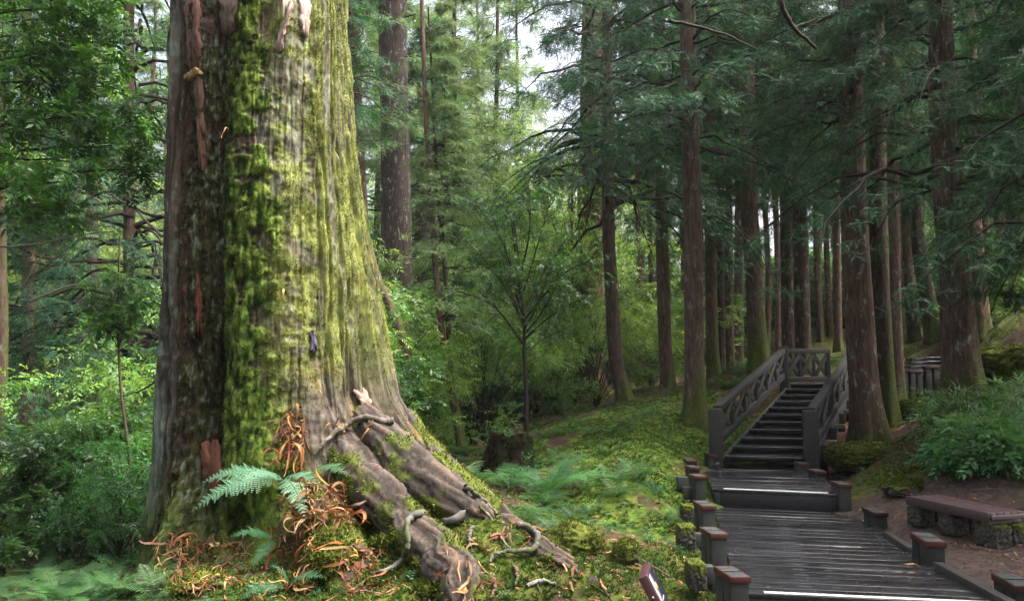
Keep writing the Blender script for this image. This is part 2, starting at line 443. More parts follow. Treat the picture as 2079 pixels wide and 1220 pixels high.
# ------------------------------------------------------------------ the giant old cedar
GC = np.array([-2.87, 9.0])                                                    # trunk axis
zt = [0, .28, .55, .83, 1.1, 1.39, 1.67, 2.2, 2.78, 3.33, 4.45, 6.1, 12]
xt = [.30, .02, -.30, -.58, -.86, -1.10, -1.27, -1.39, -1.50, -1.61, -1.80, -1.96, -2.1]
def giant_r(th, z):
    """radius of the trunk at angle th (0 faces the camera side, +90 deg is +X) and height z."""
    deg = np.degrees(th)
    R0 = .99 + .05 * np.clip((6 - z) / 6, 0, 1) ** 2 - .012 * np.maximum(z - 6, 0) + .10 * np.exp(-(z + .1) / .5)
    right = np.interp(z, zt, xt) + 2.87
    E = np.maximum(right - R0, -.1)
    w = np.exp(-((deg - 82) / 46) ** 2)
    ridge = .82 + .18 * np.cos(np.radians((deg - 84) * 9)) * sstep(3.0, 1.2, z)
    ridge = np.where(np.abs(deg - 84) < 10, np.maximum(ridge, .99), ridge)
    front = (.50 * np.exp(-(z + .1) / .42)) * np.exp(-((deg - 30) / 16) ** 2) + .35 * np.exp(-z / .5) * np.exp(-((deg + 25) / 12) ** 2)
    r = R0 + E * w * ridge + front * (z < 3)
    bulge = .13 * sstep(-4, 14, deg) * sstep(85, 30, deg)                      # the right lobe stands proud of the left
    deep = .12 + .26 * np.exp(-((z - 1.3) / 1.1) ** 2)
    groove = -deep * np.exp(-((deg + 7) / np.where(deg < -7, 17, 6)) ** 2)
    lobes = .045 * np.cos(np.radians(deg * 7 + 60)) * (deg < -15) + .03 * np.cos(np.radians(deg * 13))
    back = .05 * np.cos(np.radians(deg * 5)) * (np.abs(deg) > 110)
    hollow = -.45 * np.exp(-((deg - 12) / 8) ** 2) * np.exp(-((z - .42) / .26) ** 2)
    r = r + bulge + groove + lobes + back + hollow
    a, b = np.sin(th), np.cos(th)
    r = r + (fbm(a * 1.6, b * 1.6, z * .5, 21, 4) - .5) * .22
    fib = np.abs(fbm(a * 9, b * 9, z * .55, 23, 4) - .5) * 2                     # long fibrous furrows
    side = np.clip(sstep(-38, -50, deg) + sstep(40, 52, deg) * .8, .22, 1)
    r = r - side * (.07 * (1 - sstep(0, .16, fib)) + .02 * (1 - fib))
    r = r + (fbm(a * 26, b * 26, z * 2.2, 25, 3) - .5) * .04 * side
    r = r + (fbm(a * 6, b * 6, z * 6.5, 27, 4) - .5) * .09 * (1.1 - side)                                   # clumpy where moss has grown over
    r = r + (fbm(a * 13, b * 13, z * 14, 28, 3) - .5) * .07 * sstep(-42, -32, deg) * sstep(8, -2, deg)
    return r
th_f = np.radians(np.linspace(-112, 112, 560)); th_b = np.radians(np.linspace(112, 248, 90)[1:-1])
TH = np.concatenate([th_f, th_b])
ZV = np.concatenate([np.linspace(-.6, 6.6, 760), np.linspace(6.6, 17, 110)[1:]])
TT, ZZ = np.meshgrid(TH, ZV)
def giant_masks(th, z):
    deg = np.degrees(th); deg = (deg + 180) % 360 - 180
    a, b = np.sin(th), np.cos(th)
    wob = (fbm(a * 2, b * 2, z * .9, 31, 4) - .5) * .35
    u = np.sin(np.clip(th, -1.57, 1.57)) + wob * .5
    n_s = fbm(a * 14, b * 14, z * 5, 33, 4); n_m = fbm(a * 5, b * 5, z * 2.2, 34, 4)
    n_f = fbm(a * 40, b * 40, z * 14, 35, 2); fibre = fbm(a * 22, b * 22, z * .8, 36, 4)
    n_c = fbm(a * 7, b * 7, z * 7.5, 37, 4)
    edge_ = .36 + (n_c - .5) * .55 - (z - 2.6) * .03
    thick = sstep(-.12, .02, u) * sstep(edge_ + .05, edge_ - .05, u) * sstep(.30, .44, n_c + .12 * sstep(5.5, 3, z))
    streak = np.where(u > .72, fibre, n_c * .75 + n_s * .25)
    yell = sstep(.16, .34, u) * sstep(.38, .56, streak + .06 * sstep(5, 3, z) - .09 * np.exp(-((z - 4.6) / .7) ** 2) * sstep(.8, .5, u))
    base = sstep(1.1, .15, z + (n_m - .5) * 1.2) * sstep(-1.2, -.5, u + .4) * .9
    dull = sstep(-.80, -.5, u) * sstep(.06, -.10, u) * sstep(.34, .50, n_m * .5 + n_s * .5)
    flare = sstep(2.3, 1.5, z + (n_m - .5) * .9) * sstep(.45, .62, u)
    yell = yell * (1 - flare * .85); 
    valley = sstep(.48, .60, n_m) * flare * sstep(1.5, .4, z)
    moss = np.clip(np.maximum.reduce([thick, yell * .75, base, valley]), 0, 1)
    return dict(deg=deg, u=u, n_s=n_s, n_m=n_m, n_f=n_f, fibre=fibre, thick=thick, yell=yell, base=base, dull=dull, flare=flare, valley=valley, moss=moss)
def giant_xyz(th, z, r): return np.stack([GC[0] + r * np.sin(th), GC[1] - r * np.cos(th), z], -1)
mk = giant_masks(TT, ZZ)
RR = giant_r(TT, ZZ)
RR = RR + mk['thick'] * (.012 + .06 * np.maximum(mk['n_s'] - .35, 0)) + mk['moss'] * .02 * mk['n_f'] + mk['dull'] * .02 * mk['n_f']
def giant_colour(m, z):
    u = m['u']
    c = mixc((.020, .014, .011), (.075, .050, .036), sstep(.3, .7, m['fibre']))
    c = mixc(c, mixc((.04, .022, .016), (.15, .07, .045), m['fibre']), sstep(.10, .02, np.abs(u + .60)) * .55)       # reddish strip
    grey = mixc((.03, .028, .026), (.12, .13, .115), sstep(.35, .68, m['fibre'] * .7 + m['n_f'] * .3))
    c = mixc(c, grey, sstep(-.70, -.84, u) * .9)
    teal = sstep(-.80, -.88, u) * sstep(.5, .62, m['fibre'])
    c = mixc(c, (.11, .15, .13), teal * .7)
    c = mixc(c, mixc((.010, .010, .005), (.058, .062, .02), sstep(.3, .7, m['n_s'] * .6 + m['n_f'] * .4)), m['dull'] * .88)  # dull moss; the left half is also coloured darker as shade
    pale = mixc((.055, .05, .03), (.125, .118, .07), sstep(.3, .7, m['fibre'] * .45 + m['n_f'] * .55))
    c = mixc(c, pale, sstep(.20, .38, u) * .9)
    lich = sstep(.52, .60, m['n_s'] * .45 + m['n_f'] * .55 - .02 + .10 * np.exp(-((u - .5) / .18) ** 2) * np.exp(-((z - 4.7) / 1.0) ** 2))
    c = mixc(c, mixc((.10, .12, .09), (.215, .25, .20), m['n_f']), lich * sstep(-.9, -.3, -np.abs(u - .45) - .1) * .5)
    c = mixc(c, (.13, .17, .145), sstep(.60, .66, m['n_s'] * .35 + m['n_f'] * .65) * (u < .1) * .6)
    bark2 = mixc((.034, .026, .024), (.11, .085, .077), sstep(.3, .7, m['fibre'] * .5 + m['n_f'] * .5))                # smooth purple-grey buttress bark
    c = mixc(c, bark2, m['flare'] * .95)
    orange = .8 * m['flare'] * sstep(.50, .60, m['n_m'] + .12 * np.exp(-((z - 1.9) / .35) ** 2 - ((u - .72) / .12) ** 2))
    c = mixc(c, (.17, .085, .022), orange * .6)
    my = mixc((.06, .082, .014), (.175, .20, .038), sstep(.3, .65, m['n_s']))
    mg = mixc((.013, .032, .006), (.10, .15, .022), sstep(.30, .68, m['n_s'] * .5 + m['n_f'] * .5))
    mg = mg * (.75 + .6 * sstep(.0, .35, u))[..., None]  # moss colour lifted towards the right flank, standing in for sunlight
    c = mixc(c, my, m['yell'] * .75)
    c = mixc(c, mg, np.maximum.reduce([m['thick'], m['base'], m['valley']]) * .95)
    crack = sstep(.09, .02, np.abs(m['fibre'] - .5) * 2) * (1 - m['moss'] * .7)                              # bark split open, dark inside
    c = mixc(c, (.018, .013, .010), crack * .75)
    return c * .9
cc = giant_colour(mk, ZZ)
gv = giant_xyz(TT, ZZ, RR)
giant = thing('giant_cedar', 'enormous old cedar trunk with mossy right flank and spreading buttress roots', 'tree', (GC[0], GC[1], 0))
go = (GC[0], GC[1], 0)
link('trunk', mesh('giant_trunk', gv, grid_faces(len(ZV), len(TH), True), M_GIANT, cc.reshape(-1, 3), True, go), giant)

# ray targets: coarse copies of trunk and ground, to seat small things on the real surfaces
_s = gv[::3, ::2]
bvh_t = BVHTree.FromPolygons([tuple(p) for p in _s.reshape(-1, 3)], [tuple(int(i) for i in f) for f in grid_faces(_s.shape[0], _s.shape[1], True)])
_ix = np.where((gx > -9) & (gx < 13))[0][::3]; _iy = np.where((gy > 3) & (gy < 30))[0][::3]
_g = np.stack([GX, GY, GZ], -1)[np.ix_(_iy, _ix)]
bvh_g = BVHTree.FromPolygons([tuple(p) for p in _g.reshape(-1, 3)], [tuple(int(i) for i in f) for f in grid_faces(len(_iy), len(_ix))])
BV = [bvh_t, bvh_g]
def hit(px, py, only=None):
    o = Vector(tuple(EYE)); d = Vector(tuple(ray(px, py))).normalized()
    best = None
    for b in (BV if only is None else [only]):
        loc, n, _, dist = b.ray_cast(o, d)
        if loc is not None and (best is None or dist < best[2]):
            if n.dot(d) > 0: n = -n
            best = (np.array(loc), np.array(n), dist)
    return best

# fuzzy moss on the trunk: thousands of tiny fronds, one part
N = 420000
th = np.radians(rng.uniform(-95, 100, N)); z = rng.uniform(-.15, 6.4, N)
m = giant_masks(th, z)
keep = (rng.random(N) < np.maximum(np.maximum(m['thick'], m['base'] * .9), np.maximum(m['yell'] * .35, m['valley'])) + m['dull'] * .4)
th, z = th[keep], z[keep]; m = {k: v[keep] for k, v in m.items()}
p = giant_xyz(th, z, giant_r(th, z) + m['thick'] * (.012 + .06 * np.maximum(m['n_s'] - .35, 0)) + .004)
out = np.stack([np.sin(th), -np.cos(th), np.zeros_like(th)], -1)
d = out * .6 + rng.normal(0, .55, p.shape) + np.array([0, 0, -.45])
mc = giant_colour(m, z) * rng.uniform(.75, 1.45, (len(p), 1))
mv, mf = kites(p, d, rng.normal(0, 1, p.shape), rng.uniform(.010, .030, len(p)), rng.uniform(.007, .013, len(p)))
link('moss', mesh('trunk_moss', mv, mf, M_MOSS, rep(mc, 4), False, go), giant)

# peeled bare-wood patches and torn bark
def slab(name, px_poly, thick, col, parent, push=.012, lift=None):
    pts = [hit(*q, only=bvh_t) for q in px_poly]
    if any(q is None for q in pts): return
    a = np.array([q[0] for q in pts]); n = nrm(np.mean([q[1] for q in pts], 0))
    a = smooth_path(np.vstack([a, a[:1]]), 40)[:-1]
    a = a + (rng.normal(0, .008, a.shape))
    top = a + n * (push + thick); bot = a + n * (push - .05)
    c = a.mean(0)
    inner = c + (a - c) * .55 + n * (push + thick * 1.3) + rng.normal(0, .004, a.shape)
    k = len(a); i = np.arange(k); j = (i + 1) % k
    v = np.vstack([bot, top, inner, [c + n * (push + thick * 1.5)]])
    f4 = np.vstack([np.stack([i, j, j + k, i + k], -1), np.stack([i + k, j + k, j + 2 * k, i + 2 * k], -1)])
    f3 = np.stack([i + 2 * k, j + 2 * k, np.full(k, 3 * k)], -1)
    cl = np.asarray(col) * rng.uniform(.75, 1.2, (len(v), 1))
    link(name, mesh(name, v, [f4, f3], M_GIANT, cl, False, go), parent)
pink = (.26, .19, .165)
slab('bare_wood', [(574,0),(592,0),(590,40),(578,70),(572,104),(560,104),(566,60)], .012, pink, giant)
slab('bare_wood', [(606,0),(628,0),(626,40),(620,78),(612,66),(606,30)], .012, (.28, .21, .185), giant)
slab('bark_flake', [(378,0),(402,0),(404,60),(408,118),(394,150),(386,130),(382,60)], .02, (.115, .06, .048), giant)
slab('bark_flake', [(396,158),(410,150),(416,250),(420,330),(408,340),(402,250)], .015, (.11, .065, .045), giant)
slab('bark_flake', [(448,0),(482,0),(478,50),(470,70),(455,62)], .018, (.10, .07, .055), giant)
slab('bark_flake', [(716,795),(738,786),(752,808),(758,828),(742,824),(728,812)], .012, (.27, .17, .14), giant)
slab('bark_flake', [(396,560),(404,560),(410,620),(408,676),(399,668)], .015, (.12, .042, .03), giant)
slab('bark_flake', [(628,676),(638,672),(640,712),(630,715)], .01, (.07, .06, .10), giant)
slab('bark_flake', [(408,900),(440,890),(450,930),(446,1000),(430,1010),(412,960)], .012, (.13, .055, .035), giant)
slab('torn_bark', [(382,155),(402,142),(410,146),(405,155),(390,166),(381,163)], .03, (.36, .25, .14), giant, .03)

# thick buttress roots, rounded, running down to the right and towards the viewer
def rock_mesh(name, c, size, seed, mossy=.6, sub=5, squash=.0, rot=0.0, box=.0):
    """weathered stone: a noise-shaped lump with flat-ish facets; moss gathers where the surface looks up."""
    n = 48
    lat = np.linspace(-np.pi / 2, np.pi / 2, n); lon = np.linspace(0, 2 * np.pi, n * 2, endpoint=False)
    LA, LO = np.meshgrid(lat, lon, indexing='ij')
    v = np.stack([np.cos(LA) * np.cos(LO), np.cos(LA) * np.sin(LO), np.sin(LA)], -1)
    if box: 
        m = np.abs(v).max(-1, keepdims=True); v = v * (1 - box) + v / m * box * .9
    k = fbm(v[..., 0] * 1.7 + seed, v[..., 1] * 1.7, v[..., 2] * 1.7, seed, 4); k2 = fbm(v[..., 0] * 9, v[..., 1] * 9, v[..., 2] * 9 + seed, seed, 3)
    amp = .55 if not box else .14
    k3 = fbm(v[..., 0] * 4 + seed, v[..., 1] * 4, v[..., 2] * 4, seed + 2, 4); v = v * (1 + (k - .5) * amp + (k2 - .5) * .12 - .10 * (1 - sstep(0, .12, np.abs(k3 - .5))))[..., None]
    up = v[..., 2]
    cr, sr = math.cos(rot), math.sin(rot)
    x, y = v[..., 0] * size[0], v[..., 1] * size[1]
    w = np.stack([x * cr - y * sr, x * sr + y * cr, v[..., 2] * size[2]], -1)
    stone = mixc((.025, .023, .02), (.10, .094, .083), k2)
    mo = mixc((.018, .03, .006), (.105, .12, .018), sstep(.3, .7, k2 * .6 + k * .4))
    col = mixc(stone, mo, sstep(.35, .6, up * .5 + k + mossy - .5))
    return mesh(name, w, grid_faces(n, n * 2, True), M_ROCK, col.reshape(-1, 3), True)
def fuzz(v, n_, mask, colf, size, parent, origin, name='moss'):
    """moss fronds over part of a shaped surface: v (rows, cols, 3), mask (rows, cols)."""
    du = np.gradient(v, axis=0); dv = np.roll(v, -1, 1) - np.roll(v, 1, 1)
    nn = nrm(np.cross(dv, du)); cen = v.mean(1, keepdims=True)
    nn = np.where(np.sum(nn * (v - cen), -1, keepdims=True) < 0, -nn, nn)
    w_ = np.linalg.norm(np.cross(dv, du), axis=-1).ravel() * np.clip(mask, 0, 1).ravel()
    if w_.sum() <= 0: return
    k = rng.choice(len(w_), n_, p=w_ / w_.sum())
    p_ = v.reshape(-1, 3)[k] + rng.normal(0, .008, (n_, 3)); q_ = nn.reshape(-1, 3)[k]
    d_ = q_ * .8 + rng.normal(0, .5, p_.shape)
    mv_, mf_ = kites(p_, d_, rng.normal(0, 1, p_.shape), rng.uniform(.5, 1.2, n_) * size, rng.uniform(.25, .5, n_) * size)
    link(name, mesh(name, mv_, mf_, M_MOSS, rep(colf(n_), 4), False, origin), parent)
def moss_col(n_, a=(.016, .032, .005), b_=(.13, .155, .022)): return mixc(a, b_, rng.random(n_) ** 1.6)
def root(pts, rad, seed, sink=.35, n=110, sides=56, moss=.35, name='buttress_root', flat=1.0, tufts=4200):
    q = []
    for (px, py, d) in pts:
        h = hit(px, py) if d is None else None
        q.append(h[0] - h[1] * .0 if h is not None else P(px, py, d))
    path = smooth_path(q, n)
    t_ = np.linspace(0, 1, n)
    path = path + np.stack([fbm(t_ * 5, seed, k, seed, 2) - .5 for k in (1.5, 7.5, 13.5)], -1) * .10
    r = np.interp(t_, np.linspace(0, 1, len(rad)), rad)
    path[:, 2] -= r * sink
    path = path + nrm(path - EYE) * (r * sink)[:, None]
    v, f = tubes(path, r, sides)
    v = v.reshape(n, sides, 3); c0 = path[:, None]
    dr = nrm(v - c0)
    A, TT_ = np.meshgrid(np.linspace(0, 2 * np.pi, sides, endpoint=False), t_ * np.linalg.norm(path[-1] - path[0]))
    ca, sa = np.cos(A), np.sin(A)
    k = fbm(ca * 1.6, sa * 1.6, TT_ * 2.2, seed, 4); fibr = fbm(ca * 6, sa * 6, TT_ * 3.5, seed + 5, 4); crk = np.abs(fbm(ca * 9, sa * 9, TT_ * 14, seed + 8, 3) - .5) * 2
    v = v + dr * ((k - .5) * .45 * r[:, None] + (fibr - .5) * .06 - .012 * (1 - sstep(0, .2, crk)))[..., None]
    c = mixc((.025, .020, .017), (.088, .073, .061), sstep(.3, .7, fibr))
    c = mixc(c, (.03, .02, .016), (1 - sstep(0, .22, crk)) * .7)
    c = mixc(c, (.13, .078, .052), sstep(.64, .72, fibr) * .6)
    k3 = fbm(v[..., 0] * 4, v[..., 1] * 4, v[..., 2] * 4, seed + 11, 4)
    mm = sstep(.48, .60, k3 + moss * .22 - .01 - .20 * (dr[..., 2] - .25))
    c = mixc(c, mixc((.018, .034, .006), (.12, .14, .02), k), mm * .95)
    link(name, mesh(name, v, f, M_GIANT, c.reshape(-1, 3), True, go), giant)
    BV.append(BVHTree.FromPolygons([tuple(x) for x in v[::2, ::3].reshape(-1, 3)], [tuple(int(i) for i in x) for x in grid_faces(len(v[::2]), v[::2, ::3].shape[1], True)]))
    fuzz(v, tufts, mm, moss_col, .035, giant, go)
root([(735,840,8.45),(775,890,7.95),(830,945,7.65),(890,1000,7.45),(950,1045,7.35),(1010,1085,7.4)], [.14,.22,.245,.235,.20,.10], 51, .12, moss=.0)
root([(690,870,8.3),(715,935,7.8),(755,990,7.5),(805,1040,7.3),(850,1085,7.15)], [.18,.23,.24,.22,.16], 56, .15, moss=.35)
root([(810,1045,7.3),(865,1090,6.95),(905,1145,6.7),(945,1215,6.45),(965,1290,6.25)], [.12,.20,.21,.20,.16], 52, .2, moss=.05)
root([(1010,1065,7.45),(1065,1098,7.2),(1115,1135,6.95),(1170,1172,6.8),(1235,1212,6.7)], [.12,.13,.125,.11,.05], 53, .0, moss=.1)
root([(815,850,9.0),(860,905,8.7),(910,955,8.4),(965,1000,8.15),(1040,1060,7.95)], [.14,.17,.17,.15,.09], 54, .2, moss=.8)
root([(640,1000,7.5),(672,1060,7.15),(700,1130,6.9),(712,1220,6.65)], [.20,.23,.22,.18], 55, .5, moss=.8)
def cushion(px, py, d, size, seed, tufts=3500, colr=moss_col):
    c_ = P(px, py, d)
    me = rock_mesh('moss_cushion', c_, size, seed, mossy=1.2)
    for o_ in [link('moss_cushion', me, giant, c_ - np.array(go))]: pass
    co = np.empty(len(me.vertices) * 3); me.vertices.foreach_get('co', co)
    vv_ = co.reshape(48, 96, 3) + c_
    BV.append(BVHTree.FromPolygons([tuple(x) for x in vv_[::2, ::2].reshape(-1, 3)], [tuple(int(i) for i in x) for x in grid_faces(24, 48, True)]))
    fuzz(vv_, tufts, np.ones((48, 96)), colr, .04, giant, go)
def vine(pts, rad, col, seed, n=90, lift=.7, name='surface_root'):
    q = []
    for px, py in pts:
        h = hit(px, py); q.append(h[0] + h[1] * rad * lift - nrm(h[0] - EYE) * .0)
    path = smooth_path(q, n)
    path = path + np.stack([fbm(np.arange(n) * .16, seed, k, seed, 2) - .5 for k in (1.5, 7.5, 13.5)], -1) * rad * 1.3
    path = path - nrm(path - EYE) * rad * 1.7
    r = rad * (1.2 - .8 * np.linspace(0, 1, n) ** 1.5) * (1 + .5 * (fbm(np.arange(n) * .45, seed, 0, seed, 3) - .5))
    v, f = tubes(path, r, 14)
    v = v + (fbm(v[:, 0] * 22, v[:, 1] * 22, v[:, 2] * 22, seed + 2, 3) - .5)[:, None] * nrm(v - np.repeat(path, 14, 0)) * rad * .8
    kk = fbm(v[:, 0] * 18, v[:, 1] * 18, v[:, 2] * 18, seed, 4)
    c = np.asarray(col) * (.35 + 1.1 * kk)[:, None]
    c = mixc(c, (.05, .06, .015), sstep(.52, .62, fbm(v[:, 0] * 7, v[:, 1] * 7, v[:, 2] * 7, seed + 4, 3)) * .8)
    link(name, mesh(name, v, f, M_ROOT, c, True, go), giant)
cushion(680, 1135, 6.95, (.22, .2, .24), 91)
cushion(615, 1195, 6.9, (.22, .2, .12), 92)
cushion(592, 945, 7.75, (.07, .08, .06), 93, 900, lambda n_: moss_col(n_, (.06, .09, .008), (.19, .24, .03)))
cushion(400, 1190, 7.1, (.36, .25, .12), 94)
cushion(900, 1075, 7.35, (.26, .22, .10), 95, 3000, lambda n_: moss_col(n_, (.03, .05, .008), (.16, .19, .028)))
cushion(985, 1085, 7.35, (.24, .2, .11), 96, 3000, lambda n_: moss_col(n_, (.03, .05, .008), (.16, .19, .028)))
cushion(1010, 1175, 6.85, (.26, .22, .10), 97)
cushion(795, 1100, 7.15, (.16, .16, .08), 99, 2000)
cushion(870, 1195, 6.6, (.10, .12, .07), 90, 1500)
cushion(770, 1185, 6.75, (.2, .2, .11), 98)
grey = (.105, .098, .085)
vine([(950,1040),(905,1055),(880,1052),(858,1043),(835,1055),(826,1075),(830,1110),(815,1140),(775,1160),(730,1168)], .028, grey, 61)
vine([(800,860),(770,856),(735,852),(705,862),(680,880),(655,902),(640,920)], .027, (.10, .085, .072), 62)
vine([(945,988),(965,1005),(990,1022),(1010,1046)], .022, grey, 63)
vine([(1052,1065),(1075,1075),(1090,1092),(1088,1112),(1060,1122),(1025,1122),(1005,1128),(992,1140)], .025, (.09, .084, .07), 64)
vine([(960,1070),(952,1090),(955,1112)], .017, grey, 65)
vine([(972,1030),(1000,1060),(1015,1090),(1035,1115)], .014, (.15, .13, .11), 66)
vine([(700,880),(690,868),(672,880),(652,905)], .012, (.2, .17, .14), 67)
vine([(1045,1150),(1050,1170),(1047,1190)], .016, (.13, .09, .06), 68)
vine([(1000,1170),(1005,1195),(995,1215)], .014, (.13, .09, .06), 69)
vine([(1070,1190),(1100,1180),(1130,1186)], .016, (.2, .19, .17), 70)
# ------------------------------------------------------------------ boardwalk
Z1, Z2 = 0.0, 0.245                                                            # lower and upper deck
def dk(v=1.0): 
    s = rng.uniform(.8, 1.2) * v
    return np.array([.024, .0245, .029]) * s
def deck(name, label, quad, zt_, nplank, fascia, strips):
    """quad: front-left, front-right, back-right, back-left (x,y) of the walking surface."""
    fl, fr, br, bl = [np.array([q[0], q[1]]) for q in quad]
    root_ = thing(name, label, 'boardwalk', (*fl, zt_))
    o = (*fl, zt_)
    b = Boxes()
    for i in range(nplank):
        t0, t1 = i / nplank, (i + 1) / nplank
        a0, a1 = fl + (bl - fl) * t0, fl + (bl - fl) * t1
        c0, c1 = fr + (br - fr) * t0, fr + (br - fr) * t1
        g = .0035 / max(np.linalg.norm(a1 - a0), 1e-6)
        A0, A1 = a0 + (a1 - a0) * g, a1 - (a1 - a0) * g
        C0, C1 = c0 + (c1 - c0) * g, c1 - (c1 - c0) * g
        dz = rng.normal(0, .0018, 4); e = rng.uniform(-.008, .008, 2)
        ux = nrm(C0 - A0)
        A0, A1, C0, C1 = A0 + ux * e[0], A1 + ux * e[0], C0 + ux * e[1], C1 + ux * e[1]
        v = [(*A0, zt_ - .04), (*C0, zt_ - .04), (*C1, zt_ - .04), (*A1, zt_ - .04), (*A0, zt_ + dz[0]), (*C0, zt_ + dz[1]), (*C1, zt_ + dz[2]), (*A1, zt_ + dz[3])]
        b.v.append(np.array(v)); b.f.append(np.array([[3, 2, 1, 0], [4, 5, 6, 7], [0, 1, 5, 4], [1, 2, 6, 5], [2, 3, 7, 6], [3, 0, 4, 7]]) + b.n)
        b.c.append(np.tile(dk(), (8, 1))); b.n += 8
    b.build('planks', M_DECK, root_, .003, o)
    f = Boxes()
    n2 = np.array([-(fr - fl)[1], (fr - fl)[0]]); n2 = n2 / np.linalg.norm(n2)      # pointing away from the viewer
    A, B_ = np.array([*(fl + n2 * .03), zt_ - .045 - fascia / 2]), np.array([*(fr + n2 * .03), zt_ - .045 - fascia / 2])
    f.beam(A, B_, .045, fascia, dk(.8))
    f.build('fascia_board', M_WOOD, root_, .005, o)
    f = Boxes()
    for (p, q) in ((fl, bl), (fr, br)):
        s_ = 1 if p is fl else -1
        inn = nrm(fr - fl) * .06 * s_
        f.beam(np.array([*(p + inn), zt_ - .14]), np.array([*(q + inn), zt_ - .14]), .07, .19, dk(.7))
    f.build('joist', M_WOOD, root_, .005, o)
    if strips is not None:
        s0, s1 = strips
        f = Boxes()
        A = np.array([*(fl + (fr - fl) * s0 + n2 * .035), zt_ + .0065]); B_ = np.array([*(fl + (fr - fl) * s1 + n2 * .035), zt_ + .0065])
        f.beam(A, B_, .05, .008, (.8, .8, .78))
        f.build('edge_strip', M_STRIP, root_, .002, o)
    return root_
def g2(px, py, z): return G(px, py, z)[:2]
low_q = [g2(1500, 1203, Z1), g2(2052, 1228, Z1), g2(1727, 1037, Z1), g2(1448, 1026, Z1)]
up_q = [g2(1447, 992, Z2), g2(1703, 1003, Z2), g2(1652, 943, Z2), g2(1424, 940, Z2)]
deck('boardwalk_deck', 'wide lower boardwalk deck of wet dark planks between the gravel and the mossy bank', low_q, Z1, 21, .24, (.10, .95))
deck('boardwalk_deck', 'narrow upper boardwalk deck of wet planks at the foot of the staircase', up_q, Z2, 15, .20, (.09, .92))
# a lowest deck runs on towards the viewer, below the frame
fl, fr = low_q[0], low_q[1]
front_q = [fl + np.array([-.55, -3.6]), fr + np.array([-.25, -3.6]), fr + np.array([.02, .02]), fl + np.array([-.02, .02])]
deck('boardwalk_deck', 'lowest boardwalk deck one step down in front of the pale edge strip', front_q, Z1 - .2, 18, .2, None)

POSTS = 'twin timber posts with red-brown caps along the boardwalk'
def post_pair(base_top_px, d, zbot, w, label, ang=0.0):
    """two square posts side by side under one painted cap; px is the middle of the near top edge."""
    c = P(*base_top_px, d)
    top = c[2]
    rt = thing('bollard', label, 'post', (c[0], c[1], zbot), ang, POSTS)
    rt.rotation_euler = (rng.normal(0, .014), rng.normal(0, .014), ang + rng.normal(0, .03))
    h = top - zbot - .02
    for s in (-1, 1):
        b = Boxes(); k = rng.uniform(.7, 1.2)
        b.box((0, s * w * .60 + w * .6, h / 2), (w, 0, 0), (0, w, 0), (0, 0, h), np.array([.022, .025, .023]) * k)
        b.build('post', M_WOOD, rt, .007)
    b = Boxes()
    ww, ll, hc = w + .022, w * 2.2 + .03, w * .34
    y0 = w * .6
    for s in (-1, 1):
        b.box((s * (ww / 2 - .006), y0, h - hc / 2 + .012), (.012, 0, 0), (0, ll, 0), (0, 0, hc))
        b.box((0, y0 + s * (ll / 2 - .006), h - hc / 2 + .012), (ww - .025, 0, 0), (0, .012, 0), (0, 0, hc))
    b.build('cap_band', M_CAP, rt, .003)
    b = Boxes()
    for s in (-1, 1):
        b.box((0, y0 + s * w * .60, h + .006), (w - .008, 0, 0), (0, w - .008, 0), (0, 0, .014))
    b.build('cap_top', M_CAPTOP, rt, .003)
    return rt
LP = [((1490, 1163), 6.55, 'nearest bollard on the left edge, beside the bottom step of the lower deck'),
      ((1453, 1078), 7.85, 'second nearest bollard on the left edge of the lower deck'),
      ((1434, 1022), 9.3, 'third nearest bollard on the left, standing by the taller mossy block'),
      ((1420, 964), 11.0, 'red capped bollard at the left end of the step between the two decks'),
      ((1408, 946), 12.1, 'slim bollard on the left edge of the upper deck'),
      ((1403, 932), 13.2, 'farthest slim bollard on the left edge of the upper deck')]
for (pp, d, lb) in LP:
    c = P(*pp, d)
    post_pair(pp, d, Zf(c[0], c[1]) - .25, .15 if d < 10 else .14, lb, .06)
RP = [((2075, 1180), 6.9, 'bollard by the gravel at the right corner of the lower deck, cut by the frame'),
      ((1890, 1092), 8.2, 'bollard on the gravel side of the lower deck, in front of the bench'),
      ((1783, 1036), 10.1, 'low bollard between the lower deck and the left end of the bench'),
      ((1711, 980), 11.0, 'red capped bollard at the right end of the step between the two decks'),
      ((1662, 954), 12.6, 'bollard halfway along the right edge of the upper deck'),
      ((1629, 938), 13.3, 'small bollard tucked against the right foot of the staircase')]
for (pp, d, lb) in RP:
    c = P(*pp, d)
    post_pair(pp, d, Zf(c[0], c[1]) - .25, .18 if d < 9 else .155, lb, -.05 if d > 9 else -.12)
post_pair((1446, 920), 13.75, .0, .16, 'low bollard by the left foot of the stairs', .0)

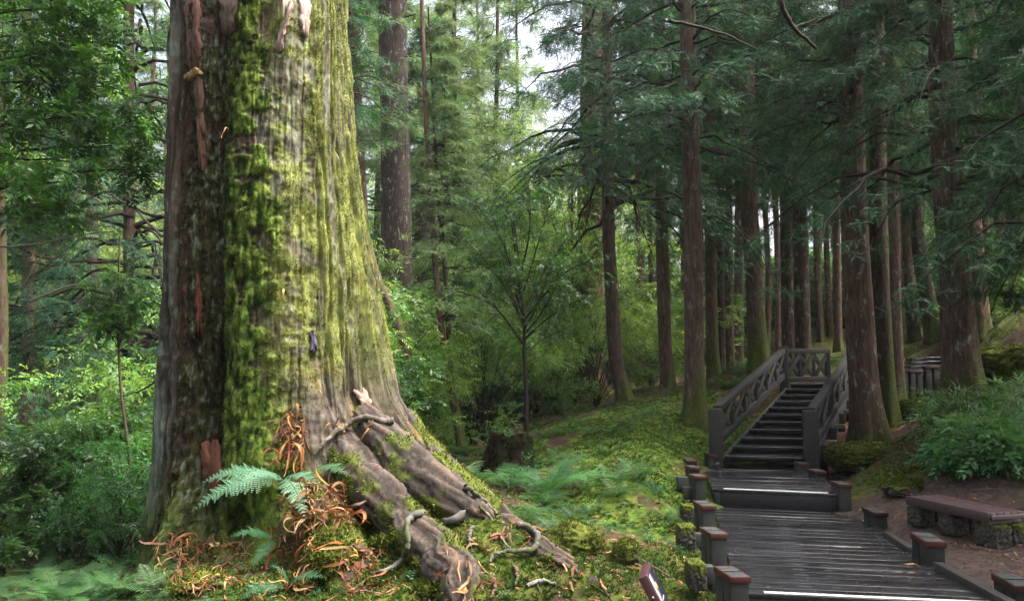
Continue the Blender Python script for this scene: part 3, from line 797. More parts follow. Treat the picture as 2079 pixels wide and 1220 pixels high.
# stone footings beside the left edge
def rock(name, label, cat, px, py, d, size, seed, group=None, lift=.3, keep=False, **kw):
    c = P(px, py, d)
    if not keep: c[2] = Zf(c[0], c[1]) + size[2] * lift
    me = rock_mesh(name, c, size, seed, **kw); o = tag(link(name, me, None, c), label, cat, group)
    co = np.empty(len(me.vertices) * 3); me.vertices.foreach_get('co', co); vv_ = co.reshape(48, 96, 3)
    upm = sstep(-.3, .5, vv_[..., 2] / size[2] + (kw.get('mossy', .5) - .6) * 1.5) * (fbm(vv_[..., 0] * 6, vv_[..., 1] * 6, vv_[..., 2] * 6, seed, 3) > .42)
    fuzz(vv_, int(6000 * min(1, max(size) * 1.4)), upm, lambda n_: moss_col(n_, (.02, .034, .006), (.12, .14, .02)), .022 + .02 * max(size), o, None)
    return o
for (pp, d, s, lb) in [((1392, 1090), 8.9, (.10, .15, .16), 'square mossy stone footing beside the third bollard on the left'),
                       ((1412, 1165), 7.5, (.09, .14, .14), 'dark stone footing low down beside the second bollard on the left'),
                       ((1400, 1040), 10.4, (.12, .14, .12), 'litter topped stone footing below the step between the decks')]:
    c = P(*pp, d)
    tag(link('stone_block', rock_mesh('stone_block', c, s, int(pp[1]), mossy=.25, box=.8), None, c), lb, 'stone block', 'stone footings along the boardwalk')
for (pp, d, s, lb) in [((1414, 1095), 9.1, .10, 'short timber bracket sticking out beside the taller mossy footing'),
                       ((1432, 1165), 7.6, .11, 'short timber bracket sticking out beside the dark footing'),
                       ((1385, 980), 11.6, .12, 'short timber bracket sticking out left of the upper deck'),
                       ((1398, 1000), 11.2, .11, 'lower timber bracket sticking out under the upper deck')]:
    c = P(*pp, d); b = Boxes(); b.box((0, 0, 0), (s * 1.3, 0, 0), (0, s, 0), (0, 0, s * 1.5), (.035, .038, .036))
    o = b.build('timber_bracket', M_WOOD, None, .006); o.location = tuple(c)
    tag(o, lb, 'timber bracket', 'timber brackets under the boardwalk')
# gravel-side edge timbers
b = Boxes(); b.beam(P(1800, 1078, 9.55) + [0, 0, -.05], P(1850, 1110, 8.7) + [0, 0, -.05], .08, .10, (.03, .028, .028)); o = b.build('edge_timber', M_WOOD, None, .006)
tag(o, 'dark edge timber on the gravel just behind the bollard in front of the bench', 'timber')
b = Boxes(); b.beam(P(1905, 1140, 8.0) + [0, 0, -.06], P(2060, 1222, 6.7) + [0, 0, -.06], .09, .12, (.03, .028, .028)); o = b.build('edge_timber', M_WOOD, None, .006)
tag(o, 'long dark edge timber on the gravel along the right side of the lower deck', 'timber')

# ------------------------------------------------------------------ staircase
NS = 11
SL0, SR0 = P(1470, 925, 13.75), P(1632, 931, 13.45)
SL1 = P(1604, 779, 18.6)
run = (SL1 - SL0) / (NS - 1); run_xy = np.array([run[0], run[1], 0]); rise = run[2]
across = np.array([SR0[0] - SL0[0], SR0[1] - SL0[1], 0]); ux = nrm(across)
wst = np.linalg.norm(across)
stair = thing('staircase', 'dark timber staircase with cross-braced railings climbing from the upper deck', 'staircase', (SL0[0], SL0[1], Z2))
so = (SL0[0], SL0[1], Z2)
tr_, ri_, no_ = Boxes(), Boxes(), Boxes()
for i in range(NS):
    a = SL0 + run * i; a[2] = SL0[2] + rise * i
    c = a + across / 2 + run_xy * .5
    depth = run_xy * (1.06 if i < NS - 1 else 1.0)
    for k in range(2):
        tr_.box(a + across / 2 + depth * (.26 + .5 * k) + [0, 0, -.02], across, depth * .47, (0, 0, .036), dk())
    ri_.box(a + across / 2 + run_xy * .10 + [0, 0, -.02 - (rise - .04) / 2 - .002], across * .985, nrm(run_xy) * .025, (0, 0, rise - .045), dk(.55))
    no_.box(a + across / 2 + nrm(run_xy) * .012 + [0, 0, .0025], across * .97, nrm(run_xy) * .028, (0, 0, .006), (.6, .58, .58))
tr_.build('treads', M_DECK, stair, .004, so); ri_.build('risers', M_WOOD, stair, 0, so); no_.build('nosing_strips', M_STEEL, stair, 0, so)
for s in (0, 1):
    b = Boxes(); off = across * s + ux * (.06 if s else -.06)
    b.beam(SL0 + off + [0, 0, -.20] - run * .4, SL0 + run * (NS - 1) + off + [0, 0, -.20], .06, .26, dk(.8))
    b.build('stringer', M_WOOD, stair, .005, so)
RC = np.array([.021, .02, .02])
def rail_run(A, B_, npan, h, parent, o, lower=.20, posts=True):
    """sloping hand rail, bottom rail, upright studs and crossed braces between base points A and B."""
    A, B_ = np.asarray(A, float), np.asarray(B_, float); up = np.array([0, 0, 1.0]); side = nrm(np.cross(B_ - A, up))
    b = Boxes(); b.beam(A + up * h, B_ + up * h, .13, .11, RC * 1.15); b.build('hand_rail', M_WOOD, parent, .008, o)
    b = Boxes(); b.beam(A + up * lower, B_ + up * lower, .08, .13, RC * .95); b.build('bottom_rail', M_WOOD, parent, .005, o)
    for i in range(npan):
        p, q = A + (B_ - A) * i / npan, A + (B_ - A) * (i + 1) / npan
        for (u, v, off) in ((p + up * (lower + .06), q + up * (h - .05), .017), (p + up * (h - .05), q + up * (lower + .06), -.017)):
            b = Boxes(); b.beam(u + side * off, v + side * off, .035, .10, RC * rng.uniform(.8, 1.2)); b.build('brace', M_WOOD, parent, .004, o)
        if i: b = Boxes(); b.beam(p + up * (lower + .05), p + up * (h - .04), .055, .065, RC * rng.uniform(.8, 1.1), up=(1, 0, 0)); b.build('stud', M_WOOD, parent, .004, o)
def newel(c, zb, ztop, w, parent, o):
    b = Boxes(); b.box((c[0], c[1], (zb + ztop) / 2), ux * w, np.array([-ux[1], ux[0], 0]) * w, (0, 0, ztop - zb), RC * .85)
    b.build('newel_post', M_WOOD, parent, .012, o)
end = SL0 + run * (NS - 1)
LA = SL0 - ux * .13; LB = end - ux * .13
RA = SR0 + ux * .12; RB = end + across + ux * .12
HH = .80
newel(LA, Zf(*LA[:2]) - .2, LA[2] + HH, .235, stair, so)
newel(RA, Zf(*RA[:2]) - .2, RA[2] + HH, .235, stair, so)
newel(LB, Zf(*LB[:2]) - .2, LB[2] + HH + .06, .20, stair, so)
newel(RB, Zf(*RB[:2]) - .2, RB[2] + HH + .06, .20, stair, so)
rail_run(LA + nrm(run_xy) * .1 + [0, 0, .02], LB + [0, 0, 0], 6, HH - .03, stair, so)
rail_run(RA + nrm(run_xy) * .1 + [0, 0, .02], RB + [0, 0, 0], 6, HH - .03, stair, so)
# landing with its far railing
b = Boxes()
L0 = end; 
for k in range(9):
    b.box(L0 + across * .5 + nrm(run_xy) * (.45 + .15 * k) + ux * .5 + [0, 0, .0 - .022], across + ux * 1.0, nrm(run_xy) * .143, (0, 0, .036), dk())
b.build('landing', M_DECK, stair, .004, so)
FA = LB + nrm(run_xy) * .18 + [0, 0, -.02]; FB = P(1681, 760, FA[1] + .4); FB = np.array([FB[0], FB[1], FA[2] + .0])
rail_run(FA, FB, 3, HH - .02, stair, so, .12)
newel(FB, FB[2] - .6, FB[2] + HH + .02, .12, stair, so)
# supports under the right side of the flight
for i in (2, 4, 6, 8):
    p = SL0 + run * i + across + ux * .12
    b = Boxes(); g_ = Zf(p[0], p[1])
    b.box((p[0], p[1], (g_ - .2 + p[2] - .1) / 2), ux * .13, np.array([-ux[1], ux[0], 0]) * .13, (0, 0, max(p[2] - .1 - g_ + .2, .3)), dk(.9))
    b.build('support_post', M_WOOD, stair, .006, so)
    b = Boxes(); b.box(p + run * .5 + ux * .10 + [0, 0, -.14], ux * .18, nrm(run_xy) * .12, (0, 0, .09), (.16, .13, .10)); b.build('tread_bracket', M_WOOD, stair, .004, so)

# ------------------------------------------------------------------ second flight and railings far right
U0 = P(1842, 760, 20.5)
up_st = thing('staircase', 'short distant flight of dark steps behind the leaning trunk, with no railing', 'staircase', U0)
b, c2 = Boxes(), Boxes()
for i in range(5):
    c = P(1890, 757 - 8 * i, 20.2 + .34 * i)
    b.box(c + [0, .17, -.065], (1.15 - .03 * i, 0, 0), (0, .36, 0), (0, 0, .10), dk(.8)); c2.box(c + [0, .0, .0], (1.1 - .03 * i, 0, 0), (0, .03, 0), (0, 0, .012), (.5, .5, .5))
b.build('treads', M_DECK, up_st, .004, U0); c2.build('nosing_strips', M_STEEL, up_st, 0, U0)
b = Boxes(); c = P(1880, 775, 19.9); b.box(c, (1.3, 0, 0), (0, .1, 0), (0, 0, .22), dk(.7)); b.build('fascia_board', M_WOOD, up_st, .004, U0)
for (pp, w_, h_, lb) in [((1828, 754), .30, .55, 'timber post pair left of the distant steps, first from the leaning tree'), ((1857, 757), .30, .55, 'timber post pair in front of the distant steps, right of another pair'),
                         ((1890, 748), .34, .42, 'timber post pair standing centrally before the distant steps'), ((1988, 745), .18, .5, 'single dark post right of the thick trunk by the distant steps')]:
    c = P(*pp, 19.3); rt = thing('bollard', lb, 'post', (c[0], c[1], c[2] - h_), 0, 'timber posts by the distant steps')
    for s in (-1, 1) if w_ > .2 else (0,):
        b = Boxes(); b.box((s * w_ * .27, 0, h_ / 2 - .15), (w_ * .42 if s else w_, 0, 0), (0, .16, 0), (0, 0, h_ + .3), (.022, .018, .015)); b.build('post', M_WOOD, rt, .006)
    b = Boxes(); b.box((0, 0, h_ + .03), (w_ + .04, 0, 0), (0, .2, 0), (0, 0, .055)); b.build('cap', M_CAP, rt, .004)
b = Boxes()
for i in range(3):
    c = P(2045, 712 - 6 * i, 26 + .3 * i); b.box(c + [0, .15, -.05], (2.2, 0, 0), (0, .32, 0), (0, 0, .10), dk(.8))
o = b.build('steps', M_DECK, None, .004); tag(o, 'highest distant steps just above the mossy boulder at the right', 'steps')
c = P(2066, 690, 25.6); rt = thing('bollard', 'reddish topped post beside the highest distant steps', 'post', c - [0, 0, .5]); b = Boxes(); b.box((0, 0, .2), (.25, 0, 0), (0, .2, 0), (0, 0, .7), (.05, .03, .025)); b.build('post', M_WOOD, rt, .006)
b = Boxes(); b.box((0, 0, .58), (.3, 0, 0), (0, .24, 0), (0, 0, .06)); b.build('cap', M_CAP, rt, .004)

# ------------------------------------------------------------------ bench
BZ = .42
fl_, nr_ = G(1843, 1005, BZ), G(2010, 1040, BZ)
ln = nr_ - fl_; wd = np.array([ln[1], -ln[0], 0]); wd = -nrm(wd) * .47 if wd[0] < 0 else nrm(wd) * .47
bench = thing('bench', 'maroon slatted bench without a back on rough stone supports beside the gravel', 'bench', (*fl_[:2], 0)); bo = (*fl_[:2], 0)
for k in range(5):
    b = Boxes(); a = fl_ + wd * ((k + .5) / 5)
    b.beam(a + [0, 0, -.03], a + ln + [0, 0, -.03], .082, .045, np.array([.085, .05, .055]) * rng.uniform(.8, 1.2)); b.build('slat', M_BENCH, bench, .006, bo)
b = Boxes(); b.beam(fl_ + [0, 0, -.055] - nrm(wd) * .016, nr_ + [0, 0, -.055] - nrm(wd) * .016, .03, .105, (.055, .033, .038)); b.build('side_rail', M_BENCH, bench, .006, bo)
b = Boxes(); b.beam(nr_ + wd * .0 - nrm(ln) * -.015 + [0, 0, -.055], nr_ + wd + nrm(ln) * .015 + [0, 0, -.055], .03, .05, (.10, .07, .075)); b.build('end_rail', M_BENCH, bench, .005, bo)
for k, t in enumerate((.06, .48, .93)):
    c = fl_ + ln * t + wd * .5
    b = Boxes(); b.box(c + [0, 0, -.135], wd * .98, nrm(ln) * .09, (0, 0, .07), (.06, .045, .045)); b.build('cross_bearer', M_BENCH, bench, .006, bo)
    g_ = Zf(c[0], c[1])
    for s in (-.26, .26):
        h_ = (BZ - .17 - g_) / 2 + .06
        cc_ = c + wd * s + [0, 0, 0]; cc_[2] = g_ - .06 + h_
        me = rock_mesh('stone_support', cc_, (.125, .13 if k < 2 else .17, h_), 80 + k * 3 + int(s * 10), mossy=.0 if k < 2 else .25, box=.85, rot=.25)
        link('stone_support', me, bench, cc_ - np.array(bo))

# ------------------------------------------------------------------ information board (tilted, seen from its edge)
q0, q1 = P(1313, 1166, 3.70), P(1319, 1139, 3.95)                            # near and far corner of the upper end
w_v = q1 - q0; w_v[2] = 0
l_v = np.array([.47, 0, -.88]); l_v = l_v - nrm(w_v) * np.dot(l_v, nrm(w_v)); l_v = nrm(l_v)
n_v = np.cross(l_v, nrm(w_v)); n_v = n_v if n_v[0] > 0 else -n_v
Ls, Wd = .62, np.linalg.norm(w_v)
board = thing('information_board', 'small tilted dark maroon information board beside the boardwalk with its face to the right', 'sign', (q0[0] + .3, q0[1] + .1, Zf(q0[0] + .3, q0[1])))
bo2 = tuple(board.location)
M_MAR = mat_plain('maroon_metal', (.055, .022, .028), .42, .4, 80, .2)
M_PANEL = mat_plain('dark_glossy_panel', (.018, .02, .03), .08, .6, 20, .1)
M_PALE = mat_plain('faint_pale_marks', (.30, .32, .38), .4, .4, 200, .3)
M_YEL = mat_plain('faint_yellow_mark', (.42, .33, .06), .4, .4, 200, .3)
cb = q0 + l_v * Ls / 2 + nrm(w_v) * Wd / 2 - n_v * .022
b = Boxes(); b.box(cb, l_v * Ls, nrm(w_v) * Wd, n_v * .044); b.build('housing', M_MAR, board, .004, bo2)
b = Boxes(); b.box(cb + n_v * .0235, l_v * (Ls - .03), nrm(w_v) * (Wd - .035), n_v * .004); b.build('panel', M_PANEL, board, 0, bo2)
b = Boxes()
for i in range(9):
    ln_ = rng.uniform(.05, .09)
    b.box(cb + n_v * .0275 + l_v * (-.17 + .045 * i) + nrm(w_v) * (-Wd * .5 + .05 + ln_ / 2), l_v * .008, nrm(w_v) * ln_, n_v * .0016)
b.build('printed_lines', M_PALE, board, 0, bo2)
b = Boxes(); b.box(cb + n_v * .0275 + l_v * -.235 + nrm(w_v) * (-.06), l_v * .03, nrm(w_v) * .05, n_v * .0016); b.build('printed_mark', M_YEL, board, 0, bo2)
b = Boxes(); pc = cb + l_v * .1 - n_v * .05; zg = Zf(pc[0], pc[1])
b.box((pc[0], pc[1], (pc[2] + zg) / 2 - .1), (.05, 0, 0), (0, .12, 0), (0, 0, pc[2] - zg + .2)); b.build('post', M_MAR, board, .004, bo2)
v_, f_ = tubes([q0 + l_v * .10 - n_v * .022 - nrm(w_v) * k for k in (-.01, .002, .006, .007)], [.006, .006, .004, .0005], 10); link('screw', mesh('screw', v_, f_, M_STEEL, None, True, bo2), board)

# ------------------------------------------------------------------ rocks and stump
rock('mossy_rock', 'bright yellow-green mossy rock at the end of the lowest buttress root', 'rock', 1165, 1120, 8.3, (.34, .25, .22), 3, mossy=.85, lift=.1)
rock('mossy_rock', 'small round mossy rock left of the boardwalk with a dark hollow side', 'rock', 1272, 1135, 8.0, (.15, .14, .13), 8, mossy=.6, lift=.35)
rock('mossy_rock', 'little green faced rock behind the information board', 'rock', 1350, 1180, 7.0, (.10, .09, .10), 9, mossy=.45, lift=.2)
rock('rock_slab', 'broad flat moss covered slab at the foot of the leaning twin trunk', 'rock', 1762, 925, 13.9, (.75, .6, .28), 12, mossy=.8, lift=.35, box=.3)
rock('boulder', 'large moss topped boulder with a dark overhang at the far right', 'rock', 2035, 735, 16.6, (.72, .6, .36), 14, mossy=.75, keep=True)
rock('boulder', 'moss covered boulder cut by the right picture edge above the ferns', 'rock', 2085, 745, 15.6, (.5, .5, .42), 15, mossy=.8, keep=True)
rock('mossy_rock', 'mossy rock just left of the thick trunk, below the distant steps', 'rock', 1862, 835, 16, (.42, .35, .24), 16, mossy=.6, lift=.4)
rock('mossy_rock', 'yellow-green mossy rock immediately left of the distant steps', 'rock', 1845, 722, 24, (.55, .4, .3), 18, mossy=.9, keep=True)
rock('mossy_rock', 'low mossy rock behind the distant steps beside a leaning trunk', 'rock', 1880, 716, 25, (.6, .4, .3), 19, mossy=.9, keep=True)
rock('mossy_rock', 'mossy rock among bamboo leaves at the foot of the thick trunk', 'rock', 1905, 800, 14.5, (.4, .35, .22), 22, mossy=.7, lift=.4)
rock('mossy_rock', 'flat mossy rock behind the left railing on the bank', 'rock', 1490, 835, 17.5, (.35, .3, .14), 20, mossy=.9, lift=.4)
rock('mossy_rock', 'brown sided mossy rock on the bank above the bench', 'rock', 1835, 985, 10.9, (.3, .24, .14), 21, mossy=.45, lift=.3)

sc = P(1035, 955, 14.4); sc[2] = Zf(sc[0], sc[1])
tt = np.linspace(0, 2 * np.pi, 90, endpoint=False); zz = np.linspace(-.15, .78, 50)
TT2, ZZ2 = np.meshgrid(tt, zz)
rr = .41 + .14 * np.exp(-ZZ2 / .15) + (fbm(np.cos(TT2) * 2, np.sin(TT2) * 2, ZZ2 * 2.5, 77, 4) - .5) * .22 + (fbm(np.cos(TT2) * 7, np.sin(TT2) * 7, ZZ2 * 9, 76, 3) - .5) * .10 - .05 * ZZ2
jag = (fbm(np.cos(tt) * 3, np.sin(tt) * 3, 0, 78, 3) - .5) * .16
v_ = np.stack([rr * np.cos(TT2), rr * np.sin(TT2), ZZ2 + np.clip(ZZ2 / .78, 0, 1) ** 4 * jag[None, :]], -1)
cap = v_[-1] * [.55, .55, 1] + [0, 0, -.10]; cen = np.array([[0, 0, .6]])
vv = np.vstack([v_.reshape(-1, 3), cap, cen]); nb = v_.shape[0] * 90; i = np.arange(90); j = (i + 1) % 90
ff = [np.vstack([grid_faces(50, 90, True), np.stack([nb - 90 + i, nb - 90 + j, nb + j, nb + i], -1)]), np.stack([nb + i, nb + j, np.full(90, nb + 90)], -1)]
k_ = fbm(vv[:, 0] * 9, vv[:, 1] * 9, vv[:, 2] * 3, 79, 3)
stump = thing('tree_stump', 'dark rotting tree stump overgrown with small plants in the hollow', 'tree stump', sc)
fuzz(v_, 3500, fbm(v_[..., 0] * 5, v_[..., 1] * 5, v_[..., 2] * 5, 75, 3) > .5, lambda n_: moss_col(n_, (.008, .018, .005), (.035, .07, .014)), .05, stump, None)
link('stump_wood', mesh('stump_wood', vv, ff, M_ROCK, mixc((.008, .006, .005), (.035, .03, .014), k_), True), stump)
# ------------------------------------------------------------------ foliage templates (axis +Y, face up +Z, unit length)
def spray_tpl(n, ang, llen, lw, curve, droop=.35):
    t = np.linspace(.06, .95, n); s = np.where(np.arange(n) % 2 == 0, 1.0, -1.0)
    base = np.stack([np.zeros(n), t, -droop * t ** 2], -1)
    L = llen * (1.05 - .75 * t) 
    d = np.stack([s * math.sin(ang), np.full(n, math.cos(ang)), -.25 - curve * t], -1)
    v, f = kites(base, d, np.stack([np.ones(n), s * .3, np.zeros(n) + .3 * s], -1), L, lw, .12)
    v2, f2 = kites([[0, 0, 0]], [[0, 1, -droop]], [[1, 0, 0]], [1.1], [lw * .5], 0)
    return np.vstack([v, v2]), np.vstack([f, f2 + len(v)])
T_CEDAR = spray_tpl(15, .62, .42, .045, .2)
T_CEDAR_FINE = spray_tpl(30, .60, .34, .026, .2)
def fan(tpl_args, angs, tilt):
    vs, fs, k = [], [], 0
    for i, a_ in enumerate(angs):
        v, f = spray_tpl(*tpl_args); v = v * (1 - .25 * abs(a_)); ti = tilt * (1 if i % 2 else -.6)
        v = v @ np.array([[1, 0, 0], [0, math.cos(ti), math.sin(ti)], [0, -math.sin(ti), math.cos(ti)]])
        v = v @ np.array([[math.cos(a_), -math.sin(a_), 0], [math.sin(a_), math.cos(a_), 0], [0, 0, 1.0]]); vs.append(v); fs.append(f + k); k += len(v)
    return np.vstack(vs), np.vstack(fs)
T_CEDAR = fan((8, .55, .34, .055, .0, .12), (-.9, -.3, .3, .9), .35)
T_CEDAR_FINE = fan((12, .55, .26, .04, .0, .15), (-1.0, -.5, 0, .5, 1.0), .4)
T_DEAD = spray_tpl(12, .30, .5, .022, .1, .1)
def leaf_tpl(n, L, W, ang, droop=.25):
    t = np.linspace(.15, 1.0, n); s = np.where(np.arange(n) % 2 == 0, 1.0, -1.0)
    base = np.stack([np.zeros(n), t, -droop * t ** 2], -1)
    s[-1] *= .2
    d = np.stack([s * math.sin(ang), np.full(n, math.cos(ang)), rng.uniform(-.45, .15, n)], -1)
    return kites(base, d, np.stack([np.ones(n) * .8, -s * .5, rng.uniform(-.4, .4, n)], -1), L * rng.uniform(.8, 1.15, n), W, .14)
T_BROAD = leaf_tpl(8, .42, .17, 1.0)
T_WHORL = leaf_tpl(9, .55, .17, .95, .1)
T_BAMBOO = leaf_tpl(6, .62, .085, .55, .45)
def frond_tpl(n, pairs2=0):
    t = np.linspace(.16, .985, n)
    prof = np.sin(np.clip((t - .08) / .92, 0, 1) ** .7 * np.pi) ** .8 * .225 + .012
    z = .42 * t - .62 * t ** 2.2
    tan = np.stack([np.zeros(n), np.ones(n), .42 - 1.36 * t ** 1.2], -1); tan = nrm(tan)
    vs, fs, k = [], [], 0
    for s in (1, -1):
        base = np.stack([np.zeros(n), t, z], -1)
        d = nrm(np.stack([np.full(n, s * 1.0), np.full(n, .38) + rng.normal(0, .07, n), rng.normal(-.2, .12, n)], -1))
        if pairs2:
            u = np.linspace(.05, .95, pairs2)
            b2 = (base[:, None] + d[:, None] * (u[None, :, None] * prof[:, None, None])).reshape(-1, 3)
            for q in (1, -1):
                d2 = np.repeat(nrm(tan * q + d * .55), pairs2, 0)
                L2 = (prof[:, None] * .24 * (1.08 - u[None])).ravel() + .004
                v, f = kites(b2, d2, np.repeat(d, pairs2, 0), L2, np.repeat(prof * .62 / pairs2 + .001, pairs2), .05)
                vs.append(v); fs.append(f + k); k += len(v)
        else:
            v, f = kites(base, d, np.tile([0, 1.0, 0], (n, 1)), prof, .9 / n * .46, .05, .3)
            vs.append(v); fs.append(f + k); k += len(v)
    m = 14; tm = np.linspace(0, 1, m)
    path = np.stack([np.zeros(m), tm, .42 * tm - .62 * tm ** 2.2], -1)
    v, f = tubes(path, .008 * (1.1 - tm), 4); vs.append(v); fs.append(f + k)
    return np.vstack(vs), np.vstack(fs)
T_FROND = frond_tpl(17)
T_FROND_FINE = frond_tpl(21, 7)

def cedar_col(n, dead):
    k = rng.random(n)
    c = mixc((.012, .052, .026), (.045, .135, .056), k ** 1.5)
    c = mixc(c, (.075, .13, .04), (rng.random(n) > .92) * .7)
    return np.where(dead[:, None], mixc((.045, .034, .032), (.12, .09, .08), rng.random(n)), c)
def broad_col(n, dark=(.028, .075, .018), light=(.12, .25, .045)):
    return mixc(dark, light, rng.random(n) ** 1.4)

def leafy(name, v, f, mat, col, wv, wf):
    """one crown mesh: foliage first, its twigs and boughs after it in their own material."""
    me = mesh(name, np.vstack([v, wv]), [f, wf + len(v)], mat, np.vstack([col, np.full((len(wv), 3), .03)]))
    me.materials.append(M_TWIG)
    mi = np.zeros(len(f) + len(wf), np.int32); mi[len(f):] = 1
    me.polygons.foreach_set('material_index', mi)
    return (me,)
def cedar_crown(name, seed, H, R, nb, per, size, fine=False, bare=.25, deadp=.14, droop=.5, palec=0.0):
    """crown mesh + its branch-wood mesh, local z = 0 at the lowest branches."""
    g = np.random.default_rng(seed)
    z0 = np.sort(H * g.random(nb) ** 1.15); az = g.random(nb) * 2 * np.pi
    L = R * ((1 - (z0 / H) ** 1.25) * g.uniform(.65, 1.1, nb)) + .35
    K = 9; t = np.linspace(0, 1, K)
    dirv = np.stack([np.cos(az), np.sin(az), np.zeros(nb)], -1)
    wob = np.cumsum(g.normal(0, .025, (nb, K, 3)), 1) * L[:, None, None]; wob[:, 0] = 0
    path = dirv[:, None] * (L[:, None] * t)[..., None] + wob
    path[..., 2] += z0[:, None] + L[:, None] * (g.uniform(.05, .35, nb)[:, None] * t - droop * t ** 2.0)
    rad = (.010 + .012 * L)[:, None] * (1.05 - t)[None]
    wv, wf = tubes(path, rad, 5)
    tt_ = g.uniform(bare, 1.0, (nb, per)) ** .85
    i0 = np.minimum((tt_ * (K - 1)).astype(int), K - 2); fr_ = tt_ * (K - 1) - i0
    rows = np.arange(nb)[:, None]
    pb = path[rows, i0] * (1 - fr_)[..., None] + path[rows, i0 + 1] * fr_[..., None]
    tan = nrm(path[rows, i0 + 1] - path[rows, i0])
    lat = nrm(np.cross(tan, [0, 0, 1.0])); sgn = np.where(g.random((nb, per)) > .5, 1.0, -1.0)
    off = g.random((nb, per)) ** .8 * (.12 + .34 * L[:, None] * (1 - .7 * tt_)) 
    pos = pb + lat * (sgn * off)[..., None]
    pos[..., 2] -= .45 * off ** 1.5 + g.uniform(0, .12, (nb, per))
    axis = lat * sgn[..., None] * .75 + tan * .6 + np.array([0, 0, -.12]) + g.normal(0, .3, pos.shape)
    pos, axis = pos.reshape(-1, 3), axis.reshape(-1, 3)
    dead = (g.random(len(pos)) < deadp * (1.6 - 1.2 * tt_.ravel()))
    axis = np.where(dead[:, None], axis * .35 + np.array([0, 0, -1.0]), axis)
    up = np.tile([0, 0, 1.0], (len(pos), 1)) + g.normal(0, .25, pos.shape)
    Rm = frames(axis, up); s = size * g.uniform(.7, 1.25, len(pos))
    T = T_CEDAR_FINE if fine else T_CEDAR
    v1, f1 = scatter(*T, pos[~dead], Rm[~dead], s[~dead]); v2, f2 = scatter(*T_DEAD, pos[dead], Rm[dead], s[dead] * 1.15)
    c = cedar_col(len(pos), dead)
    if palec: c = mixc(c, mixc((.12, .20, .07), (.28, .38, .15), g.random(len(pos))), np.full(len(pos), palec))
    col = np.vstack([rep(c[~dead], len(T[0])), rep(c[dead], len(T_DEAD[0]))])
    return leafy(name, np.vstack([v1, v2]), np.vstack([f1, f2 + len(v1)]), M_NEEDLE, col, wv, wf)

def clump_leaves(g, centres, radii, per, size, tpl, flat=.55, colf=broad_col, out_from=None):
    """twigs of leaves filling flattened clumps."""
    n = len(centres); c = np.repeat(centres, per, 0); r = np.repeat(radii, per)
    d = nrm(g.normal(0, 1, (n * per, 3))) * (g.random(n * per) ** .5)[:, None]
    pos = c + d * r[:, None] * np.array([1, 1, flat])
    axis = d * np.array([1, 1, .3]) + g.normal(0, .35, pos.shape) + np.array([0, 0, -.12])
    Rm = frames(axis, np.tile([0, 0, 1.0], (len(pos), 1)) + g.normal(0, .3, pos.shape))
    v, f = scatter(*tpl, pos, Rm, size * g.uniform(.7, 1.3, len(pos)))
    cl = colf(n)[:, None, :] * g.uniform(.7, 1.35, (n, per, 1))
    return v, f, rep(cl.reshape(-1, 3), len(tpl[0])), pos
def broad_crown(name, seed, H, R, nc, per, size, tpl=None, stem_from=0.0, colf=broad_col, clump=.55):
    g = np.random.default_rng(seed); tpl = T_BROAD if tpl is None else tpl
    d = nrm(g.normal(0, 1, (nc, 3))) * (g.random(nc) ** .42)[:, None]
    cen = d * np.array([R, R, H / 2]) + np.array([0, 0, H / 2])
    rad = clump * g.uniform(.6, 1.3, nc) * (R / 2.2) ** .5
    v, f, c, _ = clump_leaves(g, cen, rad, per, size, tpl, .5, colf)
    K = 7; t = np.linspace(0, 1, K)
    st = np.stack([np.zeros(nc), np.zeros(nc), np.clip(cen[:, 2] - g.uniform(.2, .6, nc) * H, stem_from, None)], -1)
    path = st[:, None] + (cen - st)[:, None] * t[None, :, None]
    path[..., 2] += (np.sin(t * np.pi) * .12)[None] * R
    path += np.cumsum(g.normal(0, .02 * R, path.shape), 1) * t[None, :, None]
    wv, wf = tubes(path, (.005 + .003 * R) * (1.1 - t)[None] * np.ones((nc, 1)), 5)
    return leafy(name, v, f, M_BROAD, c, wv, wf)

CED = [cedar_crown('cedar_crown', 101, 11, 2.6, 105, 43, .30), cedar_crown('cedar_crown', 102, 10, 2.3, 95, 43, .29, deadp=.2),
       cedar_crown('cedar_crown', 103, 12, 3.0, 112, 44, .31, deadp=.22, droop=.7)]
CED_NEAR = [cedar_crown('cedar_crown_fine', 111, 8.5, 3.3, 105, 75, .27, True, .22, .15, .55), cedar_crown('cedar_crown_fine', 112, 8, 3.0, 95, 75, .27, True, .2, .22, .6)]
BRO = [broad_crown('leaf_crown', 121, 7, 2.6, 90, 34, .20), broad_crown('leaf_crown', 122, 9, 2.4, 100, 32, .20)]
FAR_C = [cedar_crown('far_cedar_crown', 131, 14, 2.6, 90, 24, .55, deadp=.06), cedar_crown('far_cedar_crown', 132, 13, 3.0, 90, 24, .55, deadp=.04, droop=.35)]
FAR_P = [cedar_crown('pale_conifer_crown', 135, 16, 3.0, 80, 22, .50, deadp=.03, palec=.75), cedar_crown('pale_conifer_crown', 136, 15, 2.6, 72, 22, .5, deadp=.05, droop=.4, palec=.6)]  # pale colour mixed into the needles to imitate bright haze
def pale(n): return mixc((.09, .17, .045), (.24, .36, .10), rng.random(n))  # leaf colour raised so the far wood looks sunlit
FAR_B = [broad_crown('far_leaf_crown', 141, 12, 3.6, 110, 34, .34, colf=pale, clump=.8), broad_crown('far_leaf_crown', 142, 9, 3.2, 100, 34, .32, colf=pale, clump=.75)]
